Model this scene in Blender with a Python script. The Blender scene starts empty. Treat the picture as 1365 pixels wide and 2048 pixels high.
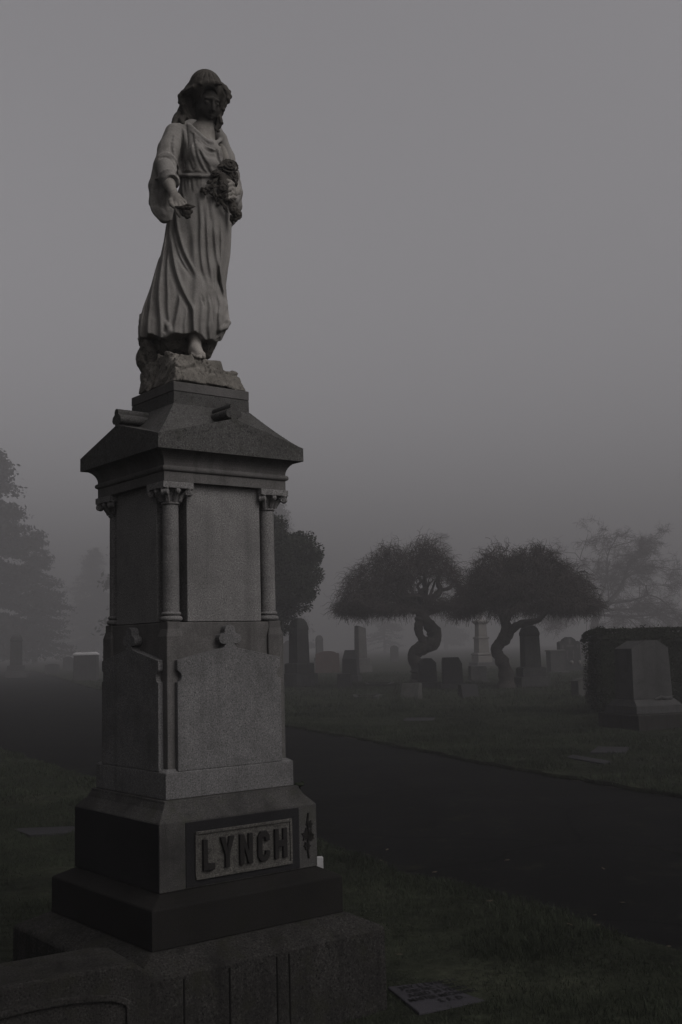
import bpy, bmesh, math, random
import numpy as np
from mathutils import Vector, Matrix
from math import radians as R, sin, cos, pi

random.seed(7)
rng = np.random.default_rng(7)
scn = bpy.context.scene
COL = scn.collection

# ------------------------------------------------------------------ camera
EYE = 1.5
FPX, PITCH, ROLL, YAW = 2212.15, R(6.93), R(-1.531), R(38.32)
MX, MY = -0.6832, 5.0            # the monument's axis

def pix_ray(px, py):
    """direction (forward component about 1) of the sight line through a photo pixel"""
    xr = (px - 682.5) / FPX; zr = (1024 - py) / FPX
    c, s = cos(ROLL), sin(ROLL)
    x = c * xr - s * zr; zu = s * xr + c * zr
    c, s = cos(PITCH), sin(PITCH)
    return np.array([x, c - s * zu, s + c * zu])

def at(px, py, y):
    """world point at forward distance y"""
    r = pix_ray(px, py)
    p = r * (y / r[1])
    return np.array([p[0], p[1], p[2] + EYE])

def gnd(px, py, z=0.0):
    r = pix_ray(px, py)
    p = r * ((z - EYE) / r[2])
    return np.array([p[0], p[1], z])

cam = bpy.data.cameras.new('camera')
cam.sensor_fit = 'VERTICAL'
cam.sensor_height = 36.0
cam.sensor_width = 24.0
cam.lens = 36.0 * FPX / 2048.0
cam.clip_start = 0.05
cam.clip_end = 3000
camo = bpy.data.objects.new('camera', cam)
COL.objects.link(camo)
camo.matrix_world = (Matrix.Translation((0, 0, EYE)) @ Matrix.Rotation(R(90) + PITCH, 4, 'X')
                     @ Matrix.Rotation(ROLL, 4, 'Z'))
scn.camera = camo

# ------------------------------------------------------------------ things, parts, meshes
def tag(o, label=None, cat=None, group=None, kind=None):
    if label: o['label'] = label
    if cat: o['category'] = cat
    if group: o['group'] = group
    if kind: o['kind'] = kind
    return o

def thing(name, label, cat, loc=(0, 0, 0), rz=0.0, group=None):
    o = bpy.data.objects.new(name, None)
    COL.objects.link(o)
    o.location = loc; o.rotation_euler = (0, 0, rz)
    o.empty_display_size = 0.2
    return tag(o, label, cat, group)

def mesh_np(name, V, Fs, mat, parent=None, smooth=False):
    """V (n,3); Fs: list of arrays of equal-length faces"""
    me = bpy.data.meshes.new(name)
    V = np.asarray(V, dtype=np.float32)
    me.vertices.add(len(V)); me.vertices.foreach_set('co', V.ravel())
    loops = np.concatenate([np.asarray(F, dtype=np.int32).ravel() for F in Fs])
    tot = np.concatenate([np.full(len(F), F.shape[1], dtype=np.int32) for F in Fs])
    start = np.concatenate([[0], np.cumsum(tot)[:-1]]).astype(np.int32)
    me.loops.add(len(loops)); me.loops.foreach_set('vertex_index', loops)
    me.polygons.add(len(tot)); me.polygons.foreach_set('loop_start', start)
    me.polygons.foreach_set('loop_total', tot)
    me.polygons.foreach_set('use_smooth', np.full(len(tot), bool(smooth)))
    me.update(calc_edges=True); me.validate()
    me.materials.append(mat)
    o = bpy.data.objects.new(name, me)
    COL.objects.link(o)
    if parent: o.parent = parent
    return o

class MB:
    def __init__(s): s.v = []; s.f = []
    def add(s, vs, fs):
        n = len(s.v); s.v += [tuple(map(float, p)) for p in vs]
        s.f += [tuple(i + n for i in q) for q in fs]
        return s
    def box(s, x0, x1, y0, y1, z0, z1):
        return s.add([(x0,y0,z0),(x1,y0,z0),(x1,y1,z0),(x0,y1,z0),(x0,y0,z1),(x1,y0,z1),(x1,y1,z1),(x0,y1,z1)],
                     [(0,3,2,1),(4,5,6,7),(0,1,5,4),(1,2,6,5),(2,3,7,6),(3,0,4,7)])
    def loft(s, rings, closed=True):
        k = len(rings[0]); vs = [p for r in rings for p in r]; fs = []
        for i in range(len(rings) - 1):
            for j in range(k):
                a = i*k+j; b = i*k+(j+1) % k
                fs.append((a, b, b+k, a+k))
        if closed:
            fs.append(tuple(range(k-1, -1, -1))); fs.append(tuple((len(rings)-1)*k + j for j in range(k)))
        return s.add(vs, fs)
    def square(s, prof, cx=0, cy=0, ky=1.0):
        """square loft: prof = [(half, z)...]"""
        return s.loft([[(cx-a,cy-a*ky,z),(cx+a,cy-a*ky,z),(cx+a,cy+a*ky,z),(cx-a,cy+a*ky,z)] for a, z in prof])
    def rect(s, prof, cx=0, cy=0):
        return s.loft([[(cx-a,cy-b,z),(cx+a,cy-b,z),(cx+a,cy+b,z),(cx-a,cy+b,z)] for a, b, z in prof])
    def lathe(s, prof, cx=0, cy=0, n=24):
        return s.loft([[(cx+r*cos(2*pi*j/n), cy+r*sin(2*pi*j/n), z) for j in range(n)] for r, z in prof])
    def prism(s, pts, fn0, fn1):
        """polygon pts (2D) swept between two maps 2D->3D"""
        return s.loft([[fn0(*p) for p in pts], [fn1(*p) for p in pts]])
    def tube(s, path, radii, n=8):
        path = [Vector(p) for p in path]; rings = []
        up = Vector((0.31, 0.55, 0.77))
        for i, p in enumerate(path):
            d = (path[min(i+1, len(path)-1)] - path[max(i-1, 0)]).normalized()
            a = d.cross(up)
            if a.length < 1e-3: a = d.cross(Vector((1, 0, 0)))
            a.normalize(); b = d.cross(a); up = a.cross(d) if a.cross(d).length > .5 else up
            r = radii[i] if hasattr(radii, '__len__') else radii
            rings.append([p + a*(r*cos(2*pi*j/n)) + b*(r*sin(2*pi*j/n)) for j in range(n)])
        return s.loft(rings)
    def ball(s, c, r, n=10, sz=(1, 1, 1)):
        rings = []
        for i in range(1, n):
            t = pi*i/n
            rings.append([(c[0]+r*sz[0]*sin(t)*cos(2*pi*j/n), c[1]+r*sz[1]*sin(t)*sin(2*pi*j/n), c[2]-r*sz[2]*cos(t)) for j in range(n)])
        return s.loft(rings)
    def build(s, name, mat, parent=None, bevel=0.0, smooth=False, seg=2):
        me = bpy.data.meshes.new(name)
        me.from_pydata(s.v, [], s.f)
        bm = bmesh.new(); bm.from_mesh(me)
        bmesh.ops.recalc_face_normals(bm, faces=bm.faces)
        bm.to_mesh(me); bm.free()
        me.materials.append(mat)
        if smooth:
            me.polygons.foreach_set('use_smooth', [True]*len(me.polygons))
            me.set_sharp_from_angle(angle=R(38))
        o = bpy.data.objects.new(name, me); COL.objects.link(o)
        if parent: o.parent = parent
        if bevel:
            m = o.modifiers.new('bevel', 'BEVEL'); m.width = bevel; m.segments = seg; m.limit_method = 'ANGLE'
            m.angle_limit = R(30); m.harden_normals = False
        return o

# ------------------------------------------------------------------ materials
def srgb(v): return v
def new_mat(name, rough=0.85, spec=0.3):
    m = bpy.data.materials.new(name); m.use_nodes = True
    nt = m.node_tree; b = nt.nodes['Principled BSDF']
    b.inputs['Roughness'].default_value = rough
    b.inputs['Specular IOR Level'].default_value = spec
    return m, nt, b

def N(nt, t, **kw):
    n = nt.nodes.new(t)
    for k, v in kw.items():
        if k in n.inputs: n.inputs[k].default_value = v
        else: setattr(n, k, v)
    return n

def ramp(nt, src, stops):
    r = nt.nodes.new('ShaderNodeValToRGB'); e = r.color_ramp.elements
    while len(e) < len(stops): e.new(0.5)
    for i, (p, c) in enumerate(stops):
        e[i].position = p
        e[i].color = (c, c, c, 1) if not hasattr(c, '__len__') else (*c, 1)
    nt.links.new(src, r.inputs['Fac'])
    return r.outputs['Color']

def mixc(nt, fac, a, b, mode='MIX'):
    m = nt.nodes.new('ShaderNodeMix'); m.data_type = 'RGBA'; m.blend_type = mode
    for s, v in ((m.inputs[0], fac), (m.inputs[6], a), (m.inputs[7], b)):
        if isinstance(v, bpy.types.NodeSocket): nt.links.new(v, s)
        elif hasattr(v, '__len__'): s.default_value = (*v, 1)
        else: s.default_value = v
    return m.outputs[2]

def noise(nt, co, scale, detail=4, rough=0.55, dist=0.0):
    n = N(nt, 'ShaderNodeTexNoise', Scale=scale, Detail=detail, Roughness=rough, Distortion=dist)
    nt.links.new(co, n.inputs['Vector'])
    return n.outputs['Fac']

def coord(nt, scale=(1, 1, 1)):
    t = nt.nodes.new('ShaderNodeTexCoord'); mp = nt.nodes.new('ShaderNodeMapping')
    mp.inputs['Scale'].default_value = scale
    nt.links.new(t.outputs['Object'], mp.inputs['Vector'])
    return mp.outputs['Vector']

def bump(nt, b, h, strength=0.3, dist=0.01):
    n = N(nt, 'ShaderNodeBump', Strength=strength, Distance=dist)
    nt.links.new(h, n.inputs['Height']); nt.links.new(n.outputs['Normal'], b.inputs['Normal'])

def stone(name, col, speck=0.35, fine=260.0, stain=0.3, stain_col=None, rough=0.85, spec=0.3, moss=0.0, streak=0.0, bump_s=0.25, pit=0.0):
    """granite / weathered stone: fine speckle, blotches, optional lichen, vertical runs, dark pitting"""
    m, nt, b = new_mat(name, max(rough, .85), spec*.25)
    co = coord(nt)
    col = np.array(col)
    sp = noise(nt, co, fine, 2, 0.7)
    c = ramp(nt, sp, [(0.30, tuple(col*(1-speck*1.5))), (0.47, tuple(col)), (0.56, tuple(col*1.05)), (0.72, tuple(np.minimum(col*(1+speck*2.0), .8)))])
    bl = noise(nt, co, 5.0, 6, 0.65, 0.4)
    sc = stain_col if stain_col is not None else tuple(col*0.45)
    f = ramp(nt, bl, [(0.45, 0.0), (0.68, stain)])
    c = mixc(nt, f, c, sc)
    big = noise(nt, co, 1.6, 3, 0.5)
    c = mixc(nt, 1.0, c, ramp(nt, big, [(0.3, 0.8), (0.7, 1.12)]), 'MULTIPLY')
    if streak:
        co2 = coord(nt, (1, 1, 0.06))
        s2 = noise(nt, co2, 14.0, 4, 0.6)
        c = mixc(nt, ramp(nt, s2, [(0.5, 0.0), (0.72, streak)]), c, tuple(col*0.3))
    if moss:
        mo = noise(nt, co, 9.0, 7, 0.7)
        c = mixc(nt, ramp(nt, mo, [(0.52, 0.0), (0.66, moss)]), c, tuple(np.minimum(col*.8, .03)*np.array([.95, 1.0, .75])))
    if pit:
        pt = noise(nt, co, 60.0, 3, 0.7)
        c = mixc(nt, ramp(nt, pt, [(0.56, 0.0), (0.64, pit)]), c, tuple(col*0.18))
    nt.links.new(c, b.inputs['Base Color'])
    bump(nt, b, sp, bump_s, 0.004)
    return m

M = {}
M['granite'] = stone('grey_granite', (0.0805, 0.0770, 0.0739), 0.24, 230, 0.6, spec=0.2, streak=0.45)
M['granite_shaft'] = stone('shaft_granite', (0.1259, 0.1219, 0.1186), 0.45, 190, 0.45, spec=0.2, streak=0.3)
M['granite_panel'] = stone('speckled_granite', (0.0996, 0.0976, 0.0966), 0.42, 170, 0.5, spec=0.2, streak=0.35)
M['granite_name'] = stone('stained_granite', (0.0458, 0.0442, 0.0423), 0.5, 200, 0.8, moss=0.8, streak=0.6, spec=0.2)
M['granite_dark'] = stone('dark_granite', (0.0113, 0.0111, 0.0117), 0.35, 300, 0.3, spec=0.3, rough=0.6)
M['granite_base'] = stone('base_granite', (0.0098, 0.0092, 0.0085), 0.5, 230, 0.5, moss=0.5, spec=0.2)
M['foundation'] = stone('mossy_concrete', (0.0206, 0.0197, 0.0183), 0.6, 120, 0.6, moss=0.7, streak=0.7, spec=0.06, bump_s=0.6)
M['panel'] = stone('light_granite', (0.0573, 0.0548, 0.0498), 0.5, 200, 0.3, spec=0.2, pit=0.6)
M['letter'] = stone('letter_granite', (0.0132, 0.0124, 0.0118), 0.4, 220, 0.3, spec=0.2)
M['cap_granite'] = stone('cap_granite', (0.0562, 0.0548, 0.0524), 0.5, 220, 0.5, moss=0.45, spec=0.2, pit=0.5)
M['marble'] = stone('weathered_marble', (0.1847, 0.1763, 0.1641), 0.10, 160, 0.5, stain_col=(0.055, 0.05, 0.044), streak=0.35, spec=0.2, bump_s=0.3)
M['marble_pit'] = stone('pitted_marble', (0.1272, 0.1182, 0.1045), 0.14, 160, 0.55, stain_col=(0.04, 0.037, 0.031), spec=0.2, pit=0.75, bump_s=0.5)
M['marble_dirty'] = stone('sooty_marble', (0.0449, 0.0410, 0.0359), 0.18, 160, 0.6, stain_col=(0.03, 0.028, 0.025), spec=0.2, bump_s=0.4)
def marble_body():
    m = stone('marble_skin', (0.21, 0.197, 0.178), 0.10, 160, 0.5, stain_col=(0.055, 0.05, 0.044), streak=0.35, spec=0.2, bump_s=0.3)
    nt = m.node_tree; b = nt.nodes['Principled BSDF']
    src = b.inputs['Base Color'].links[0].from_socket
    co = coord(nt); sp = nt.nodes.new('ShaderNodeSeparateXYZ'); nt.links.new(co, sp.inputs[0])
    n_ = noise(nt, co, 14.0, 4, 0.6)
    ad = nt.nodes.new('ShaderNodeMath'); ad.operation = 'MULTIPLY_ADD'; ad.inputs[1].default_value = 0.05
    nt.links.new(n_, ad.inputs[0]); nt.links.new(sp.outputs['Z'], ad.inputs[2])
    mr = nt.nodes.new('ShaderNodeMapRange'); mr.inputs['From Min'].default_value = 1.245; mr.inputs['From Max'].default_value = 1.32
    nt.links.new(ad.outputs[0], mr.inputs['Value'])          # soot on the head, with the face's shade under the hair painted in
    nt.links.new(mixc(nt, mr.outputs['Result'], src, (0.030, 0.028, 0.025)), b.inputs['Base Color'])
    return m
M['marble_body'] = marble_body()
M['stone_grey'] = stone('headstone_grey', (0.0420, 0.0414, 0.0406), 0.3, 90, 0.5, streak=0.4, spec=0.2)
M['stone_dark'] = stone('headstone_dark', (0.0194, 0.0190, 0.0194), 0.3, 90, 0.4, spec=0.3, rough=0.6)
M['stone_pale'] = stone('headstone_pale', (0.0564, 0.0545, 0.0517), 0.15, 90, 0.5, streak=0.4, spec=0.2)
M['stone_white'] = stone('headstone_white', (0.1154, 0.1078, 0.0986), 0.08, 90, 0.3, streak=0.3, spec=0.2)
M['stone_red'] = stone('headstone_red', (0.060, 0.043, 0.038), 0.3, 90, 0.3, spec=0.25)
M['flat_stone'] = stone('flat_marker', (0.0182, 0.0175, 0.0189), 0.25, 180, 0.35, spec=0.25)
M['plaque'] = stone('plaque_stone', (0.0302, 0.0288, 0.0324), 0.25, 180, 0.35, spec=0.1)
M['white_paint'] = stone('white_marker', (0.2550, 0.2516, 0.2516), 0.03, 60, 0.1)

def simple(name, col, rough=0.9, spec=0.04, var=0.4, scale=3.0, fine=40.0, trans=0.0):
    m, nt, b = new_mat(name, rough, spec)
    co = coord(nt); col = np.array(col)
    a = noise(nt, co, scale, 5, 0.6); f = noise(nt, co, fine, 3, 0.6)
    c = ramp(nt, a, [(0.3, tuple(col*(1-var))), (0.7, tuple(col*(1+var)))])
    c = mixc(nt, 1.0, c, ramp(nt, f, [(0.3, 0.7), (0.7, 1.3)]), 'MULTIPLY')
    nt.links.new(c, b.inputs['Base Color'])
    bump(nt, b, f, 0.4, 0.01)
    return m
M['dark_joint'] = simple('dark_joint', (0.004, 0.004, 0.0035))
M['bark'] = simple('bark', (0.0360, 0.0320, 0.0296), scale=2.0, fine=14)
M['twig'] = simple('twig', (0.0360, 0.0304, 0.0288), scale=1.0, fine=6)
M['leaf'] = simple('leaf', (0.0126, 0.0151, 0.0094), rough=0.8, spec=0.06, scale=1.2, fine=9)
M['needle'] = simple('needle', (0.0189, 0.0227, 0.0164), scale=0.4, fine=4)
M['hedge'] = simple('hedge_leaf', (0.0115, 0.0139, 0.0085), rough=0.7, scale=2, fine=12)
M['soil'] = simple('soil', (0.022, 0.019, 0.016), scale=3, fine=30)
M['blade'] = simple('grass_blade', (0.0214, 0.0255, 0.0167), scale=0.7, fine=7, var=0.55)
# air and light
HAZE_TOP, HAZE_DENSITY, HAZE_COL, SUN_E, SKY_S, EXPOSURE = 32.0, 0.0074, 0.38, 1.5, 0.087, -0.05
# ------------------------------------------------------------------ the tall family monument
mon = thing('family_monument', 'tall granite monument with corner columns and gabled cap, bearing the stone woman', 'monument', (MX, MY, 0), YAW)

# weathered concrete foundation with poured-lift seams on its front
mb = MB(); mb.square([(.588, -.12), (.5866, .30), (.580, .312), (.47, .3685)])
mb.build('foundation', M['foundation'], mon, bevel=.006)
for x in (-.40, -.2, .02, .08): MB().box(x, x+.006, -.5905, -.586, -.05, .29).build('seam', M['dark_joint'], mon)
mb = MB(); mb.square([(.4612, .369), (.461, .518), (.456, .5225), (.386, .5585)])
mb.build('plinth', M['granite_base'], mon, bevel=.004)
nb_ = MB(); nb_.square([(.385, .5605), (.385, .824), (.381, .829), (.345, .868), (.333, .892), (.331, .9025)])
nameblock = nb_.build('name_block', M['granite_name'], mon, bevel=.003)
# dark polished field, pale inner panel, raised letters
mb = MB(); mb.box(-.268, .290, -.3885, -.37, .566, .818)
mb.build('dark_panel', M['granite_dark'], nameblock, bevel=.002)
MB().box(-.3872, -.37, -.383, .383, .5625, .8225).build('side_panel', M['granite_dark'], nameblock, bevel=.002)
mb = MB()
px0, px1, pz0, pz1 = -.226, .246, .592, .776
y0 = -.3915
mb.box(px0, px1, y0, -.380, pz0, pz1)
panel = mb.build('name_panel', M['panel'], nameblock, bevel=.002)
mb = MB(); yb, yf, bw = -.3975, -.3875, .010
mb.box(px0, px1, yb, yf, pz0-.002, pz0+bw); mb.box(px0, px1, yb, yf, pz1-bw, pz1+.002)
mb.box(px0-.002, px0+bw, yb+.0008, yf, pz0+bw, pz1-bw); mb.box(px1-bw, px1+.002, yb+.0008, yf, pz0+bw, pz1-bw)
mb.build('panel_border', M['panel'], nameblock, bevel=.002)
# block letters, unit height 1, built from straight strokes with cut corners
t = .24
GLY = {
 'L': (.62, [[(0,0),(.62,0),(.62,t*.9),(t,t*.9),(t,1),(0,1)]]),
 'Y': (.76, [[(.38-t/2,0),(.38+t/2,0),(.38+t/2,.42),(.76,1),(.76-t*1.15,1),(.38,.62),(t*1.15,1),(0,1),(.38-t/2,.42)]]),
 'N': (.72, [[(0,0),(t,0),(t,.56),(.72-t,0),(.72,0),(.72,1),(.72-t,1),(.72-t,.44),(t,1),(0,1)]]),
 'C': (.66, [[(.16,0),(.5,0),(.66,.16),(.66,.34),(.66-t,.34),(.66-t,.26),(.43-.02,t-.03),(t+.03,t-.03),(t,.27),(t,.73),(t+.03,1-t+.03),(.41,1-t+.03),(.66-t,.74),(.66-t,.66),(.66,.66),(.66,.84),(.5,1),(.16,1),(0,.84),(0,.16)]]),
 'H': (.72, [[(0,0),(t,0),(t,.39),(.72-t,.39),(.72-t,0),(.72,0),(.72,1),(.72-t,1),(.72-t,.61),(t,.61),(t,1),(0,1)]]),
}
x = px0 + .030; lh = .122; lz = pz0 + .030
wid = sum(GLY[c][0] for c in 'LYNCH'); k = (px1-px0-.060 - 4*.026) / wid
for c in 'LYNCH':
    w_, polys = GLY[c]
    me = MB()
    for pl in polys:
        me.prism(pl, lambda a, b, x=x: (x+a*k, -.4045, lz+b*lh), lambda a, b, x=x: (x+a*k, -.3905, lz+b*lh))
    me.build('letter', M['letter'], nameblock, bevel=.0022)
    x += w_*k + .026
# carved ivy spray on the right strip of the front
def ivy(cx, cz, s, ang):
    pts = [(0,-1),(.35,-.55),(1,-.5),(.7,0),(.95,.5),(.35,.45),(0,1),(-.35,.45),(-.95,.5),(-.7,0),(-1,-.5),(-.35,-.55)]
    ca, sa = cos(ang), sin(ang)
    return [(cx+s*(a*ca-b*sa), cz+s*(a*sa+b*ca)) for a, b in pts]
mb = MB()
for cx, cz, s, an in ((.333, .700, .030, .3), (.344, .742, .018, -.5), (.330, .652, .019, 2.6), (.352, .690, .018, -1.2)):
    mb.prism(ivy(cx, cz, s, an), lambda a, b: (a, -.3905, b), lambda a, b: (a, -.384, b))
mb.tube([(.340,-.387,.79),(.333,-.388,.75),(.338,-.389,.70),(.331,-.388,.65),(.338,-.387,.60)], .005, 6)
mb.build('ivy_carving', M['granite_base'], nameblock)

# die: foot, recessed body, corner piers, gabled panels with trefoil tops
mb = MB(); mb.square([(.3165, .9035), (.3164, 1.008), (.3125, 1.012), (.2955, 1.022), (.2815, 1.0235)])
mb.build('die_foot', M['granite_panel'], mon, bevel=.003)
mb = MB(); mb.square([(.281, 1.02), (.281, 1.6185)])
die = mb.build('die', M['granite'], mon, bevel=.003)
for sx, sy in ((-1,-1), (1,-1), (1,1), (-1,1)):
    mb = MB(); c = .2535*1; h = .0405
    rings = []
    for hh, z in ((h, 1.018), (h, 1.560), (.031, 1.592), (.031, 1.622)):
        cx, cy = sx*(.294-hh - (h-hh)*.9), sy*(.294-hh - (h-hh)*.9)
        rings.append([(cx-hh,cy-hh,z),(cx+hh,cy-hh,z),(cx+hh,cy+hh,z),(cx-hh,cy+hh,z)])
    mb.loft(rings); mb.build('pier', M['granite'], mon, bevel=.004)

def face_fn(k):
    """maps (along, out, z) of the face k to local coordinates; k = 0 front"""
    c, s = [(1, 0), (0, 1), (-1, 0), (0, -1)][k]
    return lambda a, o, z: (a*c + o*s, a*s - o*c, z)

def arc(cx, cz, r, a0, a1, n=9):
    return [(cx+r*cos(R(a0+(a1-a0)*i/n)), cz+r*sin(R(a0+(a1-a0)*i/n))) for i in range(n+1)]

W = .2585; eave, apex = 1.462, 1.512
half = ([(W, 1.012), (W, 1.372)] + [(2*W - a, b) for a, b in reversed(arc(W+.001, 1.395, .0225, 95, 265, 9))][::-1][:0]
        + arc(W+.004, 1.394, .024, 250, 110, 8) + [(W, 1.424), (W, eave)]
        + [(.034, apex-.004)])
tre = ([(.020, apex+.012)] + arc(.033, apex+.034, .0225, -80, 95, 8) + arc(0, apex+.066, .027, -8, 90, 7))
half = half + tre
outline = half + [(-a, b) for a, b in reversed(half[:-1])]
for k in range(4):
    fn = face_fn(k)
    mb = MB(); mb.prism(outline, lambda a, b: fn(a, .3164, b), lambda a, b: fn(a, .279, b))
    mb.build('gable_panel', M['granite_panel'], mon, bevel=.0025)

# shaft with tablets and the four corner columns
mb = MB(); mb.square([(.214, 1.6185), (.214, 2.215)])
shaft = mb.build('shaft', M['granite_shaft'], mon)
for k in range(4):
    fn = face_fn(k)
    mb = MB()
    mb.prism([(-.186, 1.621), (.186, 1.621), (.186, 2.212), (-.186, 2.212)], lambda a, b: fn(a, .2795, b), lambda a, b: fn(a, .212, b))
    mb.build('tablet', M['granite_shaft'], mon, bevel=.002)
ca = .2455
for sx, sy in ((-1,-1), (1,-1), (1,1), (-1,1)):
    cx, cy = sx*ca, sy*ca
    mb = MB()
    mb.lathe([(.0345, 1.655), (.0345, 1.70), (.0335, 2.10), (.033, 2.125)], cx, cy, 28)
    cshaft = mb.build('column', M['granite_shaft'], mon, smooth=True)
    def torus_prof(z, r, rr, n=6): return [(r + rr*cos(-pi/2 + pi*i/n), z + rr*sin(-pi/2 + pi*i/n)) for i in range(n+1)]
    mb = MB()
    mb.lathe([(.030, 1.6205)] + torus_prof(1.634, .036, .0115) + [(.037, 1.646)] + torus_prof(1.655, .0345, .0075) + [(.03, 1.664)], cx, cy, 28)
    mb.build('column_base', M['granite_shaft'], cshaft, smooth=True)
    mb = MB()
    mb.lathe([(.032, 2.112)] + torus_prof(2.120, .034, .006) + [(.035, 2.128), (.037, 2.142), (.043, 2.158), (.055, 2.172), (.064, 2.178), (.02, 2.1785)], cx, cy, 28)
    # corner scrolls and the leaves between them
    for q in range(4):
        a = pi/4 + q*pi/2
        ex, ey = cos(a), sin(a); tx, ty = -ey, ex
        c0 = np.array([cx + ex*.083, cy + ey*.083, 2.163])
        for wv in (-.010, .010):
            prof = []
            for i in range(14):
                th = i/13*2.2*pi; r = .0155*(1 - .045*i)
                prof.append(c0 + np.array([ex, ey, 0])*r*cos(th+.8) + np.array([0, 0, 1])*r*sin(th+.8) + np.array([tx, ty, 0])*wv)
            mb.tube(prof, [.0062]*14, 6)
        mb.tube([c0 + np.array([tx, ty, 0])*s_ for s_ in (-.015, -.012, .012, .015)], [.006, .0125, .0125, .006], 10)
        mb.tube([np.array([cx+ex*.04, cy+ey*.04, 2.128]), np.array([cx+ex*.047, cy+ey*.047, 2.145]), np.array([cx+ex*.062, cy+ey*.062, 2.160]), c0], [.010, .011, .009, .007], 6)
        a2 = q*pi/2; fx, fy = cos(a2), sin(a2)
        mb.tube([np.array([cx+fx*r_, cy+fy*r_, z_]) for r_, z_ in ((.036,2.128),(.043,2.146),(.053,2.158),(.066,2.165),(.068,2.158))], [.009,.012,.011,.010,.006], 7)
        mb.ball((cx+fx*.064, cy+fy*.064, 2.169), .0125, 8)
    mb.build('capital', M['granite_shaft'], cshaft, smooth=True)
    mb = MB(); mb.box(cx-.0735, cx+.0735, cy-.0735, cy+.0735, 2.1785, 2.2055)
    mb.build('abacus', M['granite_shaft'], cshaft, bevel=.002)

# entablature: frieze, bead and cove
mb = MB()
cove = [(.3105, 2.273)] + [(.3105 + .054*(1-cos(a)), 2.273 + .0615*sin(a)) for a in np.linspace(0.1, pi/2, 9)]
mb.square([(.305, 2.206), (.3105, 2.207), (.3105, 2.249), (.317, 2.251), (.3205, 2.256), (.3215, 2.261), (.3205, 2.266), (.317, 2.271)] + cove)
mb.build('entablature', M['granite'], mon, bevel=.0015)

# cap: crossed gables running into a swept hip
Hc, ez, az = .370, 2.3945, 2.4925
n = 112
g = np.linspace(-Hc, Hc, n+1)
gx, gy = np.meshgrid(g, g, indexing='ij')
zg = lambda a: az - (az-ez)*np.abs(a)/Hc
mm = np.maximum(np.abs(gx), np.abs(gy))
tt = np.clip((mm-.196)/(Hc-.196), 0, 1)
zp = ez + (2.574-ez)*(1-tt)**1.16
zz = np.maximum(np.maximum(zg(gx), zg(gy)), zp)
V = np.stack([gx, gy, zz], -1).reshape(-1, 3)
idx = np.arange((n+1)**2).reshape(n+1, n+1)
q00, q10, q11, q01 = [v.ravel() for v in (idx[:-1,:-1], idx[1:,:-1], idx[1:,1:], idx[:-1,1:])]
dg_ = ((gx[:-1,:-1]+Hc/n)*(gy[:-1,:-1]+Hc/n) > 0).ravel()
Q = np.concatenate([np.where(dg_[:, None], np.stack([q00, q10, q11], -1), np.stack([q00, q10, q01], -1)),
                    np.where(dg_[:, None], np.stack([q00, q11, q01], -1), np.stack([q10, q11, q01], -1))])
ring = np.concatenate([idx[:-1,0], idx[-1,:-1], idx[:0:-1,-1], idx[0,:0:-1]])
Vb = V[ring].copy(); Vb[:, 2] = 2.3345
o0 = len(V); m_ = len(ring)
Vc = np.array([[0, 0, 2.3345]])
a_ = np.arange(m_); b_ = (a_+1) % m_
Qs = np.stack([o0+a_, o0+b_, ring[b_], ring[a_]], -1)
Ts = np.stack([o0+b_, o0+a_, np.full(m_, o0+m_)], -1)
cap = mesh_np('gabled_cap', np.concatenate([V, Vb, Vc]), [Q, Qs, Ts], M['cap_granite'], mon)
for k in range(4):
    fn = face_fn(k); mb = MB()
    prof = (arc(.0, az+.052, .0185, -20, 200, 12) + arc(-.021, az+.022, .0185, 120, 290, 10) + [(-.012, az-.012), (.012, az-.012)] + arc(.021, az+.022, .0185, 250, 420, 10))
    mb.prism(prof, lambda a, b: fn(a, .372, b), lambda a, b: fn(a, .22, b))
    mb.build('ridge_finial', M['cap_granite'], mon, smooth=True)
MB().square([(.1965, 2.55), (.1955, 2.6275)]).build('neck_block', M['cap_granite'], mon, bevel=.002)
mb = MB(); mb.square([(.1965, 2.629), (.1965, 2.671)])
mb.build('top_slab', M['granite'], mon, bevel=.003)
# ------------------------------------------------------------------ ground, road, lawns
from mathutils import noise as mnoise
def sheet(name, X0, X1, Y0, Y1, z, mat, nx=1, ny=1):
    xs = np.linspace(X0, X1, nx+1); ys = np.linspace(Y0, Y1, ny+1)
    gx, gy = np.meshgrid(xs, ys, indexing='ij')
    V = np.stack([gx, gy, np.full_like(gx, z)], -1).reshape(-1, 3)
    i = np.arange((nx+1)*(ny+1)).reshape(nx+1, ny+1)
    Q = np.stack([i[:-1,:-1], i[1:,:-1], i[1:,1:], i[:-1,1:]], -1).reshape(-1, 4)
    o = mesh_np(name, V, [Q], mat); o['kind'] = 'structure'; return o

mg, nt, b = new_mat('lawn', 0.95, 0.02)
co = coord(nt)
a = noise(nt, co, 1.1, 6, 0.65); f = noise(nt, co, 9.0, 5, 0.7); w_ = noise(nt, co, 0.16, 3, 0.5)
c = ramp(nt, a, [(0.3, (0.0075, 0.0088, 0.0060)), (0.55, (0.0185, 0.0208, 0.0138)), (0.75, (0.036, 0.0375, 0.0255))])
c = mixc(nt, 1.0, c, ramp(nt, f, [(0.3, 0.45), (0.7, 1.4)]), 'MULTIPLY')
c = mixc(nt, 1.0, c, ramp(nt, w_, [(0.35, 0.75), (0.65, 1.2)]), 'MULTIPLY')
nt.links.new(c, b.inputs['Base Color']); bump(nt, b, f, 0.8, 0.05)
M['lawn'] = mg
ma, nt, b = new_mat('asphalt', 0.95, 0.02)
co = coord(nt)
a = noise(nt, co, 0.5, 5, 0.6); f = noise(nt, co, 130.0, 2, 0.7); p = noise(nt, co, 3.5, 6, 0.7)
c = ramp(nt, f, [(0.3, 0.003), (0.55, 0.0055), (0.70, 0.010), (0.8, 0.03)])
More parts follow.
